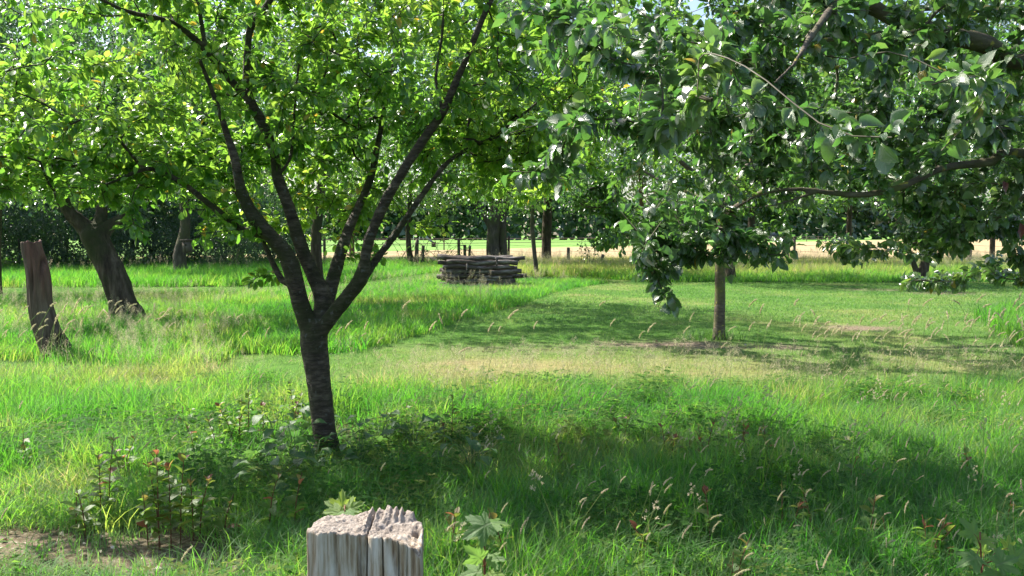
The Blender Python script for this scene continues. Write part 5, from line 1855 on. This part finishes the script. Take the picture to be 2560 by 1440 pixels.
def seedling(lb, root, tip, leaves, name='sycamore_seedling', stem_r=.003):
    root, tip = np.array(root, float), np.array(tip, float)
    t = thing(name, lb, 'seedling', tuple(root))
    P = smooth_path([(0, 0, -.02, stem_r * 1.4), (*((tip - root) * .5 + [.01, 0, 0]), stem_r), (*(tip - root), stem_r * .6)], .05)
    V, f = tube(P[:, :3], P[:, 3], 6)
    obj('stem', mesh('stem', V, f, M['red_stem']), t)
    for px, py, Y, s, d, up, k in leaves:
        e = at(px, py, Y) - root
        i = np.abs(P[:, 2] - (e[2] - .03)).argmin()
        q_ = smooth_path([(*P[i, :3], .0014), (*((P[i, :3] + e) / 2 + [0, 0, .01]), .0012), (*e, .001)], .02)
        V, f = tube(q_[:, :3], q_[:, 3], 4)
        obj('leaf_stalk', mesh('leaf_stalk', V, f, M['red_stem']), t)
        add_leaf(t, LBm[k], e, d, up, s)


rt = at(862, 1300, 1.42)
seedling('bright sycamore seedling with lobed leaves peeping up behind the post', (rt[0], 1.42, 0), at(862, 1278, 1.42),
         [(856, 1272, 1.42, .052, (-.05, .1, 1), (0, -1, .2), 2), (872, 1275, 1.40, .046, (.9, .1, .55), (0, -.8, .7), 2), (850, 1282, 1.40, .048, (-1, .1, .15), (.1, -.7, .9), 2), (862, 1280, 1.38, .05, (.5, -.5, .0), (0, -.2, 1), 1), (846, 1276, 1.45, .05, (-.7, .2, .5), (0, -.5, .9), 2)])
rt = at(1212, 1300, 2.15)
seedling('sycamore seedling with a drooping pale green leaf right of the post', (rt[0], 2.15, 0), at(1208, 1310, 2.15),
         [(1215, 1312, 2.1, .11, (-.8, -.2, -.35), (.1, -.75, .7), 0), (1222, 1308, 2.15, .09, (1, .1, .05), (.1, -.1, 1), 1), (1205, 1335, 2.1, .06, (-.2, -.5, -.6), (0, -.9, .3), 2), (1218, 1330, 2.15, .055, (.7, .2, .1), (0, -.3, 1), 0),
          (1200, 1395, 2.1, .085, (-.6, -.3, .6), (.2, -.9, .3), 0), (1225, 1400, 2.1, .07, (.8, -.2, .2), (0, -.5, .9), 1), (1195, 1430, 2.05, .08, (-.9, -.1, -.1), (0, -.5, .9), 1), (1222, 1440, 2.1, .08, (.6, -.5, -.2), (0, -.5, .9), 2)], stem_r=.0045)
rt = at(2470, 1400, 2.6)
seedling('grey-green lobed bramble leaves spreading from the bottom right corner', (rt[0], 2.6, 0), at(2450, 1330, 2.6),
         [(2435, 1335, 2.6, .10, (-.5, .1, .7), (.2, -.9, .4), 0), (2455, 1350, 2.6, .08, (.9, 0, .1), (0, -.4, .9), 2), (2440, 1395, 2.5, .11, (-.9, -.2, -.2), (.1, -.4, 1), 0), (2500, 1410, 2.5, .11, (.8, .1, .3), (-.3, -.7, .6), 0), (2490, 1435, 2.5, .11, (-.4, -.5, -.4), (0, -.5, .9), 0),
          (2540, 1400, 2.55, .09, (.6, .1, .7), (-.3, -.9, .4), 1), (2460, 1380, 2.7, .08, (-.3, .1, .6), (0, -.9, .5), 1), (2520, 1370, 2.7, .07, (.2, .1, .9), (.3, -.9, .4), 2)], 'bramble', .004)

# bramble arching over the fence left of the woodpile
b = at(1095, 655, 45.8)
t = thing('bramble', 'arching bramble canes over the fence left of the woodpile', 'bramble', (b[0], 45.8, 0))
r = np.random.default_rng(60)
A, Bc = Acc(), Acc()
Os, Ds = [], []
for k in range(16):
    x0 = r.uniform(-2.2, 2.4)
    sp = r.uniform(.9, 2.3) * r.choice([-1, 1])
    hz_ = r.uniform(.7, 1.6)
    tq_ = np.linspace(0, 1, 9)
    P = np.stack([x0 + sp * tq_, r.normal(0, .3) + 0 * tq_, hz_ * 4 * tq_ * (1 - tq_) * (1.15 - .4 * tq_) + .02], -1)
    A.add(*tube(P, .011, 4))
    for q_ in range(9):
        i = r.integers(1, 8)
        Os.append(P[i] + r.normal(0, .05, 3))
Os = np.array(Os)
obj('cane', A.mesh('cane', M['twig']), t, kind='stuff')
obj('foliage', foliage(Os, frames(r.normal(size=(len(Os), 3)), r.normal(0, .5, (len(Os), 3)) + [0, 0, 1]) * .13, FT, M['orchard_leaf'], 'foliage', (0, 0, 0), 4, .5, .3, 1, 0), t, kind='stuff')
# sapling in the far grass
b = at(1465, 672, 40)
t = thing('sapling', 'small round-leaved sapling in the far grass between two leaning fence posts', 'sapling', (b[0], 40, 0))
A = Acc()
Os = []
for k in range(6):
    P = smooth_path([(0, 0, 0, .012), (r.normal(0, .15), r.normal(0, .1), .6, .01), (r.normal(0.1, .35), r.normal(0, .2), r.uniform(.9, 1.5), .005)], .15)
    A.add(*tube(P[:, :3], P[:, 3], 4))
    for q_ in range(14):
        Os.append(P[r.integers(len(P) // 3, len(P)), :3] + r.normal(0, .09, 3))
Os = np.array(Os)
obj('stems', A.mesh('stems', M['twig']), t)
obj('foliage', foliage(Os, frames(r.normal(size=(len(Os), 3)), r.normal(0, .5, (len(Os), 3)) + [0, 0, 1]) * .13, FT, M['orchard_leaf'], 'foliage', (0, 0, 0), 4, .5, .3, 1, 0), t, kind='stuff')

# clover and other small broad leaves mixed into the meadow
def clover(seed):
    r = np.random.default_rng(seed)
    A = Acc()
    lf = leaf_t(0.85, 1, 0.2, 0.1, 0, 0.1, 0.6)
    for i in range(26):
        a, d = r.uniform(0, 6.28), .16 * math.sqrt(r.uniform())
        c = np.array([math.cos(a) * d, math.sin(a) * d, r.uniform(.05, .17)])
        for k in range(3):
            b_ = r.uniform(0, .5) + k * 2.1
            fr = frames(np.array([[math.cos(b_), math.sin(b_), .15]]), np.array([[r.normal(0, .2), r.normal(0, .2), 1]])) * r.uniform(.018, .034)
            V, f1 = bake(lf[0], lf[2], fr, c[None])
            A.add(V, [f1])
        s_ = np.array([.001, 0, 0])
        A.add([c * [.6, .6, 0] - s_, c * [.6, .6, 0] + s_, c], [np.array([(0, 1, 2)])])
    return A.mesh('clover', M['clover'])


M['clover'] = leafmat('clover', [(0.02, (0.03, 0.085, 0.022)), (0.6, (0.06, 0.13, 0.03)), (0.98, (0.16, 0.17, 0.05))], [(0.02, (0.1, 0.34, 0.05)), (0.6, (0.2, 0.5, 0.06)), (0.98, (0.45, 0.5, 0.1))], 0.45, 0.7, 0.1, inst=True, patch=0.01)
clo_c = variant_collection('clover_patch', [clover(950 + i) for i in range(4)])
x, y = cand(2.6, 9.2, lambda y: 26)
nn = fbm(np.stack([x * 1.1, y * 1.1, x * 0], -1), 3, 96)
m = (rng.uniform(0, 1, len(x)) < sstep(.42, .62, nn) * (1 - bare_amt(x, y)) ** 2) & (zone(x, y) == 1)
place('clover_patches', x[m], y[m], .8, 1.4, clo_c, 4, rng.uniform(0.05, .9, m.sum()), .1)

# tuft of coarse grass at the foot of the lawn apple tree
r = np.random.default_rng(61)
A = Acc()
for k in range(16):
    a = r.uniform(0, 6.28)
    B_ = blades(16, .10, .24, .12, .012, .9, 3, 700 + k)
    Vb = np.vstack(B_.V) + [math.cos(a) * r.uniform(.08, .42) - .12, math.sin(a) * r.uniform(.05, .2) - .05, 0]
    A.add(Vb, [np.vstack(v) for v in B_.F.values()], r.uniform(.2, .6))
M['tuft'] = leafmat('tuft', [(0.02, (0.03, 0.09, 0.012)), (0.98, (0.10, 0.18, 0.03))], [(0.02, (0.09, 0.36, 0.03)), (0.98, (0.30, 0.5, 0.07))], 0.4, 0.45, 0.4)
me = A.mesh('grass_tuft', M['tuft'])
o = obj('grass_tuft', me, None, tuple(MB), 'stuff')

# fallen leaves and chips of bark on the bare ground
n = 2600
xx, yy = cand(2.8, 20, lambda y: 120 if y < 6 else 10)
mm = rng.uniform(0, 1, len(xx)) < bare_amt(xx, yy) * (yy < 20)
xx, yy = xx[mm], yy[mm]
Ol = np.stack([xx, yy, gheight(xx, yy) + .012 + rng.uniform(0, .02, len(xx))], -1)
M['litter'] = leafmat('litter', [(0.05, (0.09, 0.055, 0.035)), (0.5, (0.22, 0.16, 0.10)), (0.95, (0.55, 0.50, 0.42))], [(0, (0.2, 0.12, 0.05)), (1, (0.4, 0.3, 0.2))], .1, .7, .3)
obj('leaf_litter', foliage(Ol, frames(rng.normal(size=(len(xx), 3)) * [1, 1, .2], rng.normal(0, .5, (len(xx), 3)) + [0, 0, 1]) * rng.uniform(.015, .05, len(xx))[:, None, None], FT, M['litter'], 'leaf_litter', (0, 0, 0), 5, .5, .9, 9, 0), kind='stuff')
